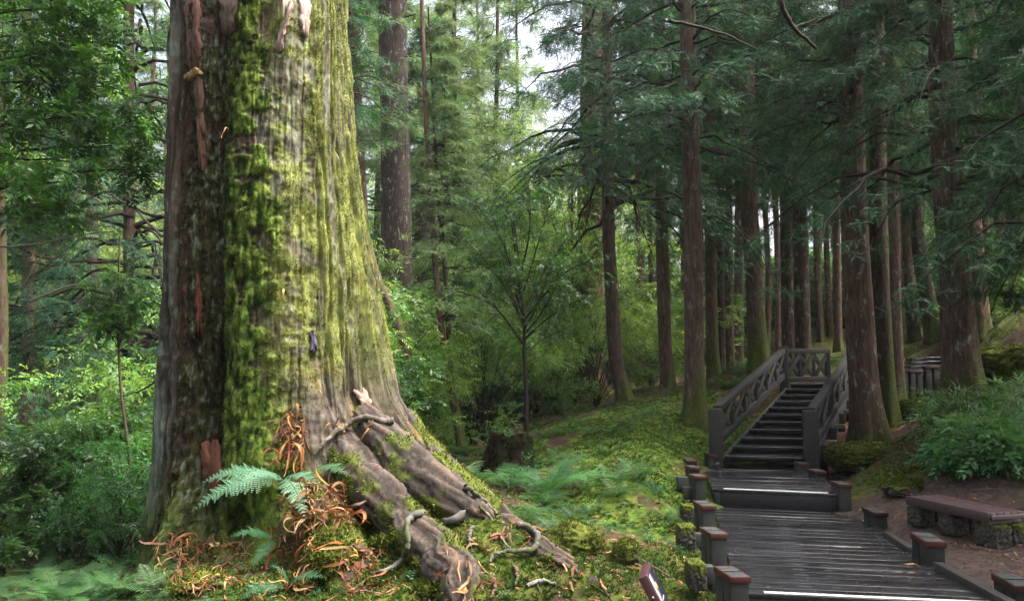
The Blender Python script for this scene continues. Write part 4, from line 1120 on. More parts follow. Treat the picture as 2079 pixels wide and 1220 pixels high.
SHR = [broad_crown('shrub_leaves', 151, 2.2, 1.1, 46, 34, .14, clump=.38, colf=lambda n: broad_col(n, (.016, .055, .016), (.06, .155, .034))), broad_crown('shrub_leaves', 152, 2.8, 1.0, 46, 32, .17, T_WHORL, clump=.40, colf=lambda n: broad_col(n, (.014, .045, .014), (.05, .13, .03))),
       broad_crown('shrub_leaves', 153, 1.6, 1.3, 44, 30, .14, clump=.36, colf=lambda n: broad_col(n, (.03, .08, .016), (.12, .22, .035)))]

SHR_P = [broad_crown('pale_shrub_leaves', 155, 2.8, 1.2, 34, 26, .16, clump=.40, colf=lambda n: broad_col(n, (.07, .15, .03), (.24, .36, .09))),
         broad_crown('pale_shrub_leaves', 156, 3.6, 1.3, 36, 26, .17, clump=.45, colf=lambda n: broad_col(n, (.06, .14, .03), (.20, .33, .08)))]  # pale young leaves, colour also raised where little light reaches
# ------------------------------------------------------------------ trees
def trunk_mesh(path, rad, seed, moss=.5, lichen=.5, flare=.55, base_z=0.0, sides=30):
    n = len(path)
    z = path[:, 2] - base_z
    r = rad * (1 + flare * np.exp(-np.clip(z, 0, None) / (rad[0] * 1.7)))
    ang = np.linspace(0, 2 * np.pi, sides, endpoint=False)
    A, ZI = np.meshgrid(ang, np.arange(n))
    zz_ = z[ZI]
    lob = 1 + .16 * np.exp(-np.clip(zz_, 0, None) / (rad[0] * 2.2)) * np.cos(A * 5 + seed) + (fbm(np.cos(A) * 1.5, np.sin(A) * 1.5, zz_ * .8 + seed, seed, 3) - .5) * .22 + (fbm(np.cos(A) * 7, np.sin(A) * 7, zz_ * .9, seed + 3, 3) - .5) * .14
    R_ = r[ZI] * lob
    v = path[ZI] + np.stack([np.cos(A) * R_, np.sin(A) * R_, np.zeros_like(A)], -1)
    m = moss * (1.15 * np.exp(-np.clip(zz_, 0, None) / 1.0) + .35 + .25 * np.cos(A - .3)) 
    l = lichen * (.5 + .9 * fbm(np.cos(A), np.sin(A), zz_ * .5, seed + 9, 2))
    col = np.stack([np.clip(m, 0, 1), np.clip(l, 0, 1), np.zeros_like(m)], -1)
    return v.reshape(-1, 3), grid_faces(n, sides, True), col.reshape(-1, 3)
def tree(label, pts, d, w0, w1, top=15.0, crown=None, cz=None, cs=1.0, group=None, moss=.5, lichen=.5, flare=.36, seed=None, name='cedar_tree', cat='tree', mat=None, crot=None):
    """pts: photo pixels from the foot up, all at distance d; w0, w1 widths in photo pixels at the foot and at the last point."""
    q = [P(px, py, d) for px, py in pts]
    gz = Zf(q[0][0], q[0][1])
    q[0][2] = gz
    base = q[0].copy()
    last = q[-1]; prev = q[-2]
    lean = (last - prev) / max(last[2] - prev[2], .1)
    if top > last[2]:
        q.append(last + lean * (top - last[2]) * .6 + [0, 0, (top - last[2]) * .4])
        q[-1][2] = top
    q = [base - np.array([0, 0, .3])] + q
    seed = seed or int(abs(pts[0][0]) * 7 + d * 13) % 9973
    sm = smooth_path(q, 70)
    zs = np.array([p_[2] for p_ in q]); m_ = d / F / 2
    zz_ = sm[:, 2]
    r = np.interp(zz_, [base[2], last[2], max(top, last[2] + .1)], [w0 * m_, w1 * m_, w1 * m_ * (.35 if top > last[2] + 2 else .8)])
    v, f, c = trunk_mesh(sm, r, seed, moss, lichen, flare, base[2])
    t = thing(name, label, cat, base, 0, group)
    link('trunk', mesh('trunk', v, f, mat or M_BARK, c, True, base), t)
    if crown is not None:
        if group == CG and d > 14.5: cz += .9
        cz = cz if cz is not None else base[2] + 4
        k = int(np.argmin(np.abs(zz_ - cz))); pc = sm[k]
        rz_ = crot if crot is not None else (seed % 628) / 100
        for me, nm in zip(crown, ('crown', 'branches')):
            link(nm, me, t, pc - base, (0, 0, rz_), cs)
    return t
CG = 'straight cedars of the dark grove on the right'
LTR = 'trees of the grove'
tree('dark slender cedar with drooping lowest branches, first trunk right of the reddish giant', [(1268,818),(1250,720),(1240,560),(1235,430),(1232,0)], 20, 30, 20, 15, CED[2], 5.0, 1.25, CG, crot=2.2)
tree('slender straight cedar between the leaning dark cedar and the one with the swollen mossy foot', [(1357,797),(1350,690),(1346,560),(1343,400),(1338,0)], 22, 28, 22, 16, CED[0], 6.4, 1.0, CG)
tree('red-brown cedar with a swollen mossy foot just left of the staircase railing', [(1412,852),(1410,740),(1409,600),(1406,420),(1395,0)], 16, 40, 33, 15, CED[1], 5.4, 1.0, CG, moss=.65, flare=.55)
tree('thin mossy green cedar directly behind the swollen footed cedar', [(1452,790),(1446,690),(1443,520),(1440,0)], 22, 25, 20, 16, CED[0], 6.6, .9, CG, moss=.9)
tree('very thin cedar left of a pair behind the stair railing', [(1466,780),(1463,640),(1461,400),(1460,0)], 25, 17, 14, 17, CED[1], 8, .8, CG)
tree('very thin pale cedar right of a pair behind the stair railing', [(1483,752),(1480,640),(1478,400),(1476,0)], 25.5, 19, 16, 17, CED[2], 9.5, .9, CG)
tree('sturdy mossy cedar standing over the middle of the left stair railing', [(1542,748),(1535,640),(1527,500),(1520,380),(1514,0)], 20.5, 38, 30, 16, CED[0], 6.6, 1.05, CG, moss=.85)
tree('cedar behind the top stair post, left one of a close pair', [(1603,735),(1600,560),(1596,300),(1592,0)], 23, 30, 26, 17, CED[2], 7.0, 1.0, CG, lichen=.8)
tree('cedar behind the top stair post, right one of a close pair, lichen speckled', [(1630,735),(1627,560),(1622,300),(1617,0)], 22, 32, 27, 17, CED[1], 7.2, 1.0, CG, lichen=.9)
tree('thin far cedar seen between the two stair railings above the landing', [(1702,722),(1699,560),(1696,300)], 33, 17, 14, 16, CED[0], 9, .9, CG)
tree('thick leaning cedar with a broad foot in front of the right stair railing', [(1768,893),(1757,800),(1748,700),(1738,520),(1730,300),(1725,0)], 15.2, 58, 44, 15, CED[1], 5.6, 1.0, CG, lichen=.9, flare=.45, moss=.45)
tree('mossy second stem close behind the thick leaning cedar', [(1806,850),(1796,750),(1788,600),(1783,400),(1778,0)], 15.9, 38, 32, 15, None, None, 1, CG, moss=.9)
tree('reddish cedar just right of the twin trunks, in front of the distant steps', [(1820,745),(1815,600),(1812,400),(1808,0)], 19, 30, 24, 16, CED[2], 6.6, .95, CG)
tree('slim cedar right of the reddish one, left of the distant steps', [(1858,722),(1850,620),(1843,480),(1838,0)], 26, 24, 19, 17, CED[0], 8, .9, CG)
tree('leaning cedar whose foot curves right behind the distant steps', [(1898,712),(1884,610),(1866,500),(1850,300),(1845,0)], 24, 30, 24, 17, CED[1], 7.4, .95, CG, moss=.7)
tree('thick dark cedar rising from the bamboo leaves in front of the distant steps', [(1957,805),(1948,700),(1940,560),(1926,400),(1915,200),(1908,0)], 13.2, 68, 46, 15, CED_NEAR[1], 4.9, .95, CG, lichen=.8, flare=.35, crot=.4)
tree('reddish cedar right of the thick dark one, foot hidden by the moss topped boulder', [(1996,712),(1986,600),(1974,440),(1965,0)], 20.5, 36, 28, 16, CED[2], 6.8, .95, CG, lichen=.7)
tree('thin dark cedar above the boulder, left of two near the right picture edge', [(2031,705),(2028,560),(2024,300)], 30, 20, 16, 16, CED[0], 9, .9, CG)
tree('cedar close to the right picture edge above the highest steps', [(2070,700),(2062,560),(2054,300),(2050,0)], 24, 28, 23, 16, CED[1], 7.4, .95, CG)
tree('thin dark leaning stem between the reddish cedar and the boulder', [(2018,702),(2008,600),(2000,450)], 27, 17, 13, 15, CED[2], 8.5, .8, CG)
for i, (px, d_, w_) in enumerate([(1390,34,14),(1428,36,12),(1500,34,17),(1560,36,14),(1580,31,16),(1660,35,15),(1680,38,13),(1760,36,14),(1832,33,16),(1868,37,12),(1920,35,15),(2000,36,14),(2045,34,13),(1300,34,14),(1322,38,11)]):
    tree('thin far cedar trunk in the dim back rows of the grove', [(px + rng.uniform(-3, 9), 735),(px, 560),(px - rng.uniform(-4, 18), 300)], d_ + rng.uniform(-2, 2), w_ * rng.uniform(.75, 1.3), w_ * rng.uniform(.6, .95), 16, CED[i % 3], 9.5, .8, 'thin far cedars at the back of the grove', lichen=.6)
# cedars standing just outside the picture on the right, whose branches hang into it, plus an unseen shade tree
tree('cedar beyond the right picture edge whose fresh green sprays hang over the bench', [(2390,930),(2380,500),(2375,0)], 9.6, 90, 70, 13, CED_NEAR[0], 3.4, 1.0, CG, crot=1.2)
tree('second cedar beyond the right picture edge with brown dead sprays inside its crown', [(2330,820),(2320,500),(2315,0)], 13, 80, 60, 14, CED_NEAR[1], 4.2, 1.05, CG, crot=2.9)
tree('unseen cedar added on the right, nearer than the bench, to shade the boardwalk', [(3300,1200),(3290,500),(3285,0)], 5.8, 150, 120, 13, CED_NEAR[1], 4.5, 1.0, CG, crot=1.0)  # wholly out of view, added to cast shade on the boardwalk
tree('cedar beyond the right picture edge beside the boulder', [(2290,760),(2285,400),(2280,0)], 17, 70, 50, 15, CED[0], 5, 1.1, CG)

for (x_, y_) in [(-9, -3), (-5, -7), (0, -6), (4.5, -5), (8.5, -1.5), (11, -8), (-12, 2.5), (2, -12), (9.5, 3.5), (-6, -14)]:   # the wood goes on unseen behind the viewer, added to darken the foreground
    o_ = EYE * [1, 1, 0] + [x_, y_, 0]; z_ = Zf(x_, y_)
    t_ = thing('cedar_tree', 'unseen cedar added behind the viewer to darken the foreground', 'tree', (x_, y_, z_), 0, 'added cedars behind the viewer')
    pa = np.stack([np.zeros(12), np.zeros(12), np.linspace(-.3, 15, 12)], -1); v, f, c = trunk_mesh(pa, np.linspace(.3, .1, 12), int(abs(x_ * 31 + y_ * 7)) + 3, .5, .5, .4, 0, 16)
    link('trunk', mesh('trunk', v, f, M_BARK, c, True), t_)
    for me, nm in zip(CED[int(abs(x_)) % 3], ('crown', 'branches')): link(nm, me, t_, (0, 0, 4.5), (0, 0, x_), 1.35)
# middle distance
FG = 'tall trees far behind the giant cedar'
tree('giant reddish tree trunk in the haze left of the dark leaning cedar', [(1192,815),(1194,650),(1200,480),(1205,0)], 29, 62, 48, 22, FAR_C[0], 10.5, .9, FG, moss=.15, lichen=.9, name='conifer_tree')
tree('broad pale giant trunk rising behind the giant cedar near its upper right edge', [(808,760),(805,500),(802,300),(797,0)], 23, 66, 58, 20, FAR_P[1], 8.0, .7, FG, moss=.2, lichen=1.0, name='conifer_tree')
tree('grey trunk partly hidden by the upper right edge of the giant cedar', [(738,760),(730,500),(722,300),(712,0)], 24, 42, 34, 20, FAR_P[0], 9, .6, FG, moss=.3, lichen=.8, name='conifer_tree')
tree('thin dark stem with many short side branches, left of the small umbrella-shaped tree', [(936,917),(918,800),(896,660),(880,480),(868,300),(858,60)], 17, 15, 9, 11, FAR_P[1], 2.8, .42, None, name='conifer_tree', moss=.5, lichen=.2)
tree('slim mossy stem running beside the thin dark one, left of the stump', [(942,917),(922,800),(912,690),(905,560),(890,400)], 17.3, 14, 9, 10, FAR_P[0], 4.4, .36, None, name='conifer_tree', moss=.6, lichen=.2)
tree('mossy trunk close behind the right flank of the giant cedar', [(872,905),(855,830),(832,740),(792,620),(735,450)], 15, 30, 20, 13, CED[1], 6.5, .6, None, moss=.95, name='broadleaf_tree')

# small umbrella-shaped tree in the hollow
D0 = 14.2
st_px = [(1071,890),(1068,800),(1065,720),(1064,640),(1059,590),(1053,530),(1046,470),(1040,420)]
um = tree('small dark slender tree with fanned branches and fine leaves beside the stump', st_px, D0, 10, 4, 4.6, None, None, 1, None, .4, .15, .3, name='broadleaf_tree', mat=M_TWIG)
ub = np.array(um.location); g = np.random.default_rng(5)
bp = []
for (a, b, c_) in [((1064,660),(1010,560),(930,470)),((1063,640),(1100,560),(1160,470)),((1061,610),(1030,520),(985,400)),((1060,600),(1085,520),(1120,400)),((1064,690),(1120,640),(1195,600)),
                   ((1064,700),(1000,620),(915,585)),((1058,560),(1045,470),(1035,380)),((1064,650),(1140,560),(1215,520)),((1057,560),(1075,470),(1075,375)),((1064,720),(1100,690),(1150,665))]:
    dz = g.uniform(-1.0, 1.0)
    bp.append(smooth_path([P(*a, D0), P(*b, D0 + dz * .5), P(*c_, D0 + dz)], 12))
for k in range(8):                                                              # the fan is as deep as it is wide
    az = g.uniform(.2, 2.9) * (1 if k % 2 else -1); L_ = g.uniform(.9, 1.4); o = P(1063, g.uniform(600, 690), D0)
    e = o + np.array([math.cos(az) * L_ * .6, math.sin(az) * L_, g.uniform(.8, 1.7)])
    bp.append(smooth_path([o, (o + e) / 2 + [0, 0, -.1], e], 12))
bp = np.array(bp)
sub = []
for p_ in bp:
    for k in range(5):
        i = g.integers(4, 11); dr = nrm(p_[min(i + 1, 11)] - p_[i - 1]) + g.normal(0, .55, 3); e = p_[i] + nrm(dr) * g.uniform(.3, .6)
        sub.append(smooth_path([p_[i], (p_[i] + e) / 2 + g.normal(0, .03, 3), e], 12))
sub = np.array(sub)
v1, f1 = tubes(bp, np.tile(np.linspace(.022, .006, 12), (len(bp), 1)), 6); v2, f2 = tubes(sub, np.tile(np.linspace(.009, .004, 12), (len(sub), 1)), 4)
link('branches', mesh('small_tree_branches', np.vstack([v1, v2]), np.vstack([f1, f2 + len(v1)]), M_TWIG, None, True, ub), um)
cen = np.vstack([sub[:, -1], sub[:, 7], bp[:, -1], bp[:, 9]])
v, f, c, _ = clump_leaves(g, cen, np.full(len(cen), .28), 12, .115, T_BROAD, .4, lambda n: broad_col(n, (.012, .042, .012), (.05, .13, .03)))
link('crown', mesh('small_tree_crown', v, f, M_BROAD, c, False, ub), um)

# left side
LG = 'trees filling the left side behind the giant cedar'
tree('near broadleaf tree whose dark leafy crown fills the top left corner', [(-190,1010),(-180,600),(-160,200)], 9.5, 34, 24, 8, None, None, 1, LG, .8, .3, name='broadleaf_tree')
lb = bpy.data.objects['broadleaf_tree.003'] if 'broadleaf_tree.003' in bpy.data.objects else None
nb_tree = [o for o in COL.objects if o.get('label', '').startswith('near broadleaf tree')][0]
nbl = np.array(nb_tree.location); g = np.random.default_rng(9)
cen, pth = [], []
for (px, py, d) in [(40,60,8.6),(120,40,9),(190,90,9.2),(60,150,8.8),(150,170,9.3),(230,230,9.6),(40,260,8.7),(130,280,9.2),(230,300,9.5),(290,330,9.8),(60,360,8.8),(150,370,9.2),(30,440,8.9),(110,430,9.3),(90,210,9.4),(170,20,9.0),(30,-60,8.8),(120,-80,9.2),(200,-40,9.5),(240,130,10),(20,330,9.6),(280,260,10.2),(70,100,10),(190,330,10),(100,-10,10.2),(20,180,10.2)]:
    e = P(px, py, d); cen += [e, e + g.normal(0, .25, 3) * [1, 1, .6], e + g.normal(0, .3, 3) * [1, 1, .6]]
    s_ = P(-170, py + 60 + g.uniform(-60, 60), 9.5); pth.append(smooth_path([s_, (s_ + e) / 2 + [0, 0, .15], e], 12) + np.cumsum(g.normal(0, .012, (12, 3)), 0))
v, f, c, _ = clump_leaves(g, np.array(cen), g.uniform(.22, .40, len(cen)), 19, .19, T_WHORL, .5, lambda n: broad_col(n, (.012, .040, .010), (.05, .14, .02)))
link('crown', mesh('near_crown', v, f, M_BROAD, c, False, nbl), nb_tree)
v, f = tubes(np.array(pth), np.tile(np.linspace(.028, .007, 12), (len(pth), 1)), 6)
link('branches', mesh('near_branches', v, f, M_TWIG, None, True, nbl), nb_tree)
tree('drooping conifer directly left of the giant cedar with bare lower limbs', [(262,900),(262,640),(262,300),(262,0)], 17, 26, 20, 15, CED[2], 2.0, 1.15, LG, name='conifer_tree', moss=.5)
tree('drooping conifer with hanging grey sprays near the left picture edge', [(60,900),(58,640),(55,300),(52,0)], 19, 30, 22, 16, CED[1], 1.6, 1.2, LG, name='conifer_tree', moss=.7)
tree('mossy dark trunk cut by the left picture edge', [(4,900),(3,700),(1,500),(-4,0)], 14, 26, 20, 12, BRO[0], 5.0, .8, LG, name='broadleaf_tree', moss=.9)
tree('thin bare sapling standing in front of the shrubs left of the giant cedar', [(272,1050),(262,930),(246,800),(241,700),(240,600),(243,480)], 11, 7, 3, 3.6, SHR[1], 2.2, .45, LG, name='broadleaf_tree', moss=.2, lichen=.1, flare=.2)
tree('conifer seen between the top left leaves and the giant cedar', [(190,820),(188,500),(186,100)], 24, 24, 18, 18, FAR_P[1], 3.5, .85, LG, name='conifer_tree')
con = [o for o in COL.objects if o.get('label', '').startswith('drooping conifer directly')][0]
for pts, r_, d in [([(338,442),(300,432),(255,408),(218,388)], .035, 12.5), ([(330,480),(290,440),(245,395)], .025, 12.8), ([(60,612),(110,586),(150,572),(210,574),(262,572)], .022, 12), ([(0,500),(80,492),(160,470),(230,462)], .018, 13), ([(320,770),(280,800),(240,812)], .015, 11.5), ([(338,660),(310,690),(280,700)], .018, 12.2)]:
    pa = smooth_path([P(x, y, d + .25 * i) for i, (x, y) in enumerate(pts)], 30) + np.cumsum(g.normal(0, .008, (30, 3)), 0)
    v, f = tubes(pa, np.linspace(r_, r_ * .4, 30), 7)
    link('bare_limb', mesh('bare_limb', v, f, M_TWIG, None, True, con.location), con)
top_c = [o for o in COL.objects if o.get('label', '').startswith('sturdy mossy cedar standing over')][0]
for pts, r_, d in [([(1578,-30),(1592,20),(1612,58),(1655,98)], .05, 12), ([(1360,40),(1420,52),(1470,62),(1536,92)], .03, 12.5), ([(1610,60),(1640,45),(1668,32)], .02, 12.2)]:
    pa = smooth_path([P(x, y, d + .1 * i) for i, (x, y) in enumerate(pts)], 30) + np.cumsum(g.normal(0, .006, (30, 3)), 0)
    v, f = tubes(pa, np.linspace(r_, r_ * .5, 30), 7)
    link('bare_limb', mesh('bare_limb', v, f, M_TWIG, None, True, top_c.location), top_c)

# far woods: individual trees, crowns shared
def far_tree(label, x, y, crown, cz, cs, top, w, group, name):
    z = Zf(x, y); t = thing(name, label, 'tree', (x, y, z), 0, group)
    n = 14; pa = np.stack([np.cumsum(rng.normal(0, .03, n)), np.cumsum(rng.normal(0, .03, n)), np.linspace(-.3, cz + cs * top, n)], -1)
    v, f, c = trunk_mesh(pa * [1, 1, 1], np.linspace(w, w * .35, n), int(rng.integers(1, 999)), .3, .6, .4, 0, 12)
    link('trunk', mesh('far_trunk', v, f, M_BARK, c, True), t)
    r_ = rng.uniform(0, 6.28)
    for me, nm in zip(crown, ('crown', 'branches')): link(nm, me, t, (0, 0, cz), (0, 0, r_), cs)
g = np.random.default_rng(31)
spots = []
tries = 0
while len(spots) < 66 and tries < 9000:
    tries += 1
    y = g.uniform(25, 66); px = g.uniform(-120, 2200); x = (px - 1039.5) / F * y
    if px > 1230 and y < 46: continue
    if any((x - a) ** 2 + (y - b) ** 2 < 3.3 ** 2 for a, b in spots): continue
    spots.append((x, y))
for (x, y) in spots:
    px = 1039.5 + x / y * F
    gr = 'left' if px < 500 else ('middle' if px < 1300 else 'right')
    if g.random() < (.14 if gr != 'right' else .75):
        far_tree('far conifer with fine drooping foliage in the %s of the background wood' % gr, x, y, FAR_C[g.integers(2)], g.uniform(1, 4), g.uniform(.75, 1.1), 11, .2, 'far conifers in the %s background' % gr, 'conifer_tree')
    else:
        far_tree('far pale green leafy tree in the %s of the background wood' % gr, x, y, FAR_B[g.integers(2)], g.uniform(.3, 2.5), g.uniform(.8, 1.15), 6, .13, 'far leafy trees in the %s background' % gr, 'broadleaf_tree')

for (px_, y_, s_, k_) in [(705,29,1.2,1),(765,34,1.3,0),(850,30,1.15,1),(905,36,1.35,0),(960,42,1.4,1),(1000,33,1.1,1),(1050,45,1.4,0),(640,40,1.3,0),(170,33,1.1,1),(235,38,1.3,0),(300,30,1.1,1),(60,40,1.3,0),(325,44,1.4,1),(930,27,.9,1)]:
    far_tree('tall conifer coloured hazy pale, showing through the canopy gap, %s the giant cedar' % ('right of' if px_ > 400 else 'left of'), (px_ - 1039.5) / F * y_, y_, FAR_P[k_], 3.0, s_, 15, .17, 'tall pale conifers %s the giant cedar' % ('right of' if px_ > 400 else 'left of'), 'conifer_tree')
# ------------------------------------------------------------------ shrubs, ferns, bamboo leaves
def shrub(x, y, k, s, label, group, name='shrub', hang=.0, S=None):
    t = thing(name, label, 'shrub', (x, y, Zf(x, y)), 0, group)
    r_ = rng.uniform(0, 6.28)
    for me, nm in zip((S or SHR)[k], ('leaves', 'stems')): link(nm, me, t, (0, 0, .05 + hang), (0, 0, r_), (s, s, s * rng.uniform(.85, 1.2)))
g = np.random.default_rng(41)
n = 0
for _ in range(4000):
    if n >= 120: break
    y = g.uniform(10.5, 30); px = g.uniform(-100, 1420); x = (px - 1039.5) / F * y
    if px > 1130 and y < 24.5: continue
    if 940 < px < 1230 and y < 19: continue
    if 330 < px < 800 and y < 11.5: continue
    if px > 800 and y < 15.5: continue
    if math.hypot(x - GC[0], y - GC[1]) < 2.4: continue
    n += 1
    left = px < 500
    pl_ = y > 13 and g.random() < (.08 if left else .85)
    if not left and y < 24 and px > 780 and g.random() < .45: continue
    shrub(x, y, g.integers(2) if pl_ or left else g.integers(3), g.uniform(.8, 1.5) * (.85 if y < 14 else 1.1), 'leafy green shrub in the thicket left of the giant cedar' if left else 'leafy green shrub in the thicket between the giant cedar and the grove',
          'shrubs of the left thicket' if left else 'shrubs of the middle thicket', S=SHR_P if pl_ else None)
n = 0
for _ in range(4000):
    if n >= 60: break
    y = g.uniform(36, 48); px = g.uniform(1250, 2200); x = (px - 1039.5) / F * y
    n += 1; shrub(x, y, g.integers(3), g.uniform(1.2, 2.2), 'leafy shrub in the dim thicket behind the grove on the right', 'shrubs behind the grove')
for (px_, y_, s_) in [(1975,22,.8),(2010,23,.9),(2045,22.5,.8),(2085,22,.9),(2120,23,1.0),(1935,25,.8),(1990,26,1.0),(2035,27,1.1),(2075,27,1.2),(1905,27,.8),(1865,28,.8),(2140,26,1.1)]:
    shrub((px_ - 1039.5) / F * y_, y_, g.integers(3), s_, 'dark leafy shrub behind the mossy boulders at the far right', 'shrubs behind the boulders')
def fern_mesh(name, seed, nf, L, tpl, col0, col1, lean=.0):
    g = np.random.default_rng(seed); az = np.arange(nf) * 2.4 + g.uniform(-.4, .4, nf)
    up = g.uniform(.25, .8, nf)
    ax = np.stack([np.cos(az), np.sin(az), up], -1); ax = nrm(ax)
    Rm = frames(ax, np.tile([0, 0, 1.0], (nf, 1)))
    v, f = scatter(*tpl, np.zeros((nf, 3)), Rm, L * g.uniform(.7, 1.15, nf))
    c = mixc(col0, col1, g.random(nf))
    return mesh(name, v, f, M_FERN, rep(c, len(tpl[0])))
FERN = [fern_mesh('fern_fronds', 200 + i, 9, .62, T_FROND, (.018, .06, .02), (.055, .14, .045)) for i in range(3)]
FERN_F = fern_mesh('fern_fronds', 210, 11, .75, T_FROND_FINE, (.02, .07, .02), (.07, .16, .05))
def fern(x, y, me, s, label, group, dz=0, rz=None):
    o = link('fern', me, None, (x, y, Zf(x, y) + dz), (g.uniform(-.15, .15), g.uniform(-.15, .15), g.uniform(0, 6.28) if rz is None else rz), s)
    return tag(o, label, 'fern', group)
def at(px, py):
    h = hit(px, py, bvh_g); return h[0]
for (px, py, s, lb, me) in [(1110, 1005, 1.25, 'large arching fern in the hollow just right of the stump foot', FERN_F), (1035, 995, 1.0, 'dark fern in the hollow between the buttress roots and the large arching fern', FERN_F),
                        (980, 985, .9, 'fern tucked between the grass tuft and the stump', FERN[0]), (1065, 1060, .8, 'small bright fern beside the lowest roots in the hollow', FERN[1]), (1040, 905, .7, 'fern sprouting on top of the rotting stump', FERN[2])]:
    p = at(px, py); fern(p[0], p[1], me, s, lb, None, .72 if 'stump' in lb and 'top' in lb else 0)
n = 0
for _ in range(3000):
    if n >= 40: break
    px, py = g.uniform(-60, 340), g.uniform(1040, 1260); h = hit(px, py, bvh_g)
    if h is None: continue
    p = h[0]
    if math.hypot(p[0] - GC[0], p[1] - GC[1]) < 1.35: continue
    n += 1; fern(p[0], p[1], FERN_F if g.random() < .6 else FERN[g.integers(3)], g.uniform(.3, .68), 'light green fern in the bed at the lower left, left of the giant cedar foot', 'ferns at the lower left')
n = 0
for _ in range(4000):
    if n >= 55: break
    px, py = g.uniform(930, 1400), g.uniform(790, 1085); h = hit(px, py, bvh_g)
    if h is None: continue
    p = h[0]
    if p[0] > 2.3 and p[1] < 15 or p[1] < 8.8: continue
    if px > 1180 and g.random() < .55 : continue
    n += 1; fern(p[0], p[1], FERN[g.integers(3)], g.uniform(.35, .85), 'low fern on the hollow and mossy bank left of the boardwalk', 'ferns in the hollow and on the bank')
n = 0
for _ in range(4000):
    if n >= 26: break
    px, py = g.uniform(1430, 1700), g.uniform(720, 800); h = hit(px, py, bvh_g)
    if h is None or h[0][1] < 19.5: continue
    n += 1; fern(h[0][0], h[0][1], FERN[g.integers(3)], g.uniform(.5, 1.0), 'fern among the trunks behind the staircase', 'ferns behind the staircase')
n = 0
for _ in range(4000):
    if n >= 26: break
    px, py = g.uniform(1900, 2140), g.uniform(770, 960); h = hit(px, py, bvh_g)
    if h is None: continue
    n += 1; fern(h[0][0], h[0][1], FERN_F if g.random() < .6 else FERN[g.integers(3)], g.uniform(.5, 1.0), 'green fern on the bank above the bench at the right', 'ferns on the bank above the bench')
# bamboo-like leaves and broad herbs on the right bank
def bunch_mesh(name, seed, nst, H, spread, tpl, size, per, col0, col1):
    g = np.random.default_rng(seed); K = 10; t = np.linspace(0, 1, K)
    az = g.uniform(0, 6.28, nst); b = g.normal(0, spread * .25, (nst, 2)); L = H * g.uniform(.6, 1.1, nst)
    path = np.zeros((nst, K, 3)); path[..., 0] = b[:, :1] + np.cos(az)[:, None] * spread * t ** 1.6; path[..., 1] = b[:, 1:] + np.sin(az)[:, None] * spread * t ** 1.6
    path[..., 2] = L[:, None] * (t - .28 * t ** 3)
    v0, f0 = tubes(path, np.tile(np.linspace(.006, .002, K), (nst, 1)), 4)
    k = g.integers(4, K, (nst, per)); pos = path[np.arange(nst)[:, None], k] + g.normal(0, .03, (nst, per, 3)); pos = pos.reshape(-1, 3)
    ax = g.normal(0, .7, pos.shape) + np.repeat(np.stack([np.cos(az), np.sin(az), np.zeros(nst)], -1), per, 0) * .5 + np.array([0, 0, -.05])
    v, f = scatter(*tpl, pos, frames(ax, np.tile([0, 0, 1.0], (len(pos), 1)) + g.normal(0, .2, pos.shape)), size * g.uniform(.7, 1.25, len(pos)))
    c = np.vstack([np.tile([.06, .10, .03], (len(v0), 1)), rep(mixc(col0, col1, g.random(len(pos))), len(tpl[0]))])
    return mesh(name, np.vstack([v0, v]), np.vstack([f0, f + len(v0)]), M_FERN, c)
BAM = [bunch_mesh('bamboo_leaves', 220 + i, 20, .95, .5, T_BAMBOO, .30, 6, (.06, .15, .06), (.19, .33, .15)) for i in range(2)]
HERB = [bunch_mesh('herb_leaves', 230 + i, 14, .5, .4, T_BROAD, .28, 5, (.03, .11, .035), (.11, .26, .10)) for i in range(2)]
for i, (px, py, s) in enumerate([(1935,865,.75),(1985,880,.75),(2035,875,.75),(2080,880,.8),(1960,915,.7),(2010,920,.7),(1905,850,.6),(2060,925,.7),(2110,850,.8),(1925,925,.6),(1900,900,.5)]):
    p = at(px, py); o = link('dwarf_bamboo', BAM[i % 2], None, p, (0, 0, g.uniform(0, 6.28)), s); tag(o, 'pale leaved dwarf bamboo clump on the bank above the bench', 'bamboo', 'dwarf bamboo on the bank above the bench')
for i, (px, py, s) in enumerate([(1990,935,1.0),(2040,940,1.1),(2075,960,1.0),(1960,950,.8),(2020,965,.8),(1935,960,.7),(2090,930,1.1)]):
    p = at(px, py); o = link('broad_leaved_herb', HERB[i % 2], None, p, (0, 0, g.uniform(0, 6.28)), s); tag(o, 'broad leaved herb low on the bank right behind the bench', 'herb', 'broad leaved herbs behind the bench')
for k, (dx, dy, dz, s) in enumerate([(.05, .1, .58, .5), (.5, -.1, .05, .7)]):
    o = link('broad_leaved_herb', HERB[k % 2], None, (stump.location.x + dx, stump.location.y + dy, stump.location.z + dz), (0, 0, g.uniform(0, 6.28)), s); tag(o, 'small leafy plant growing on the rotting stump', 'herb', 'plants on the stump')
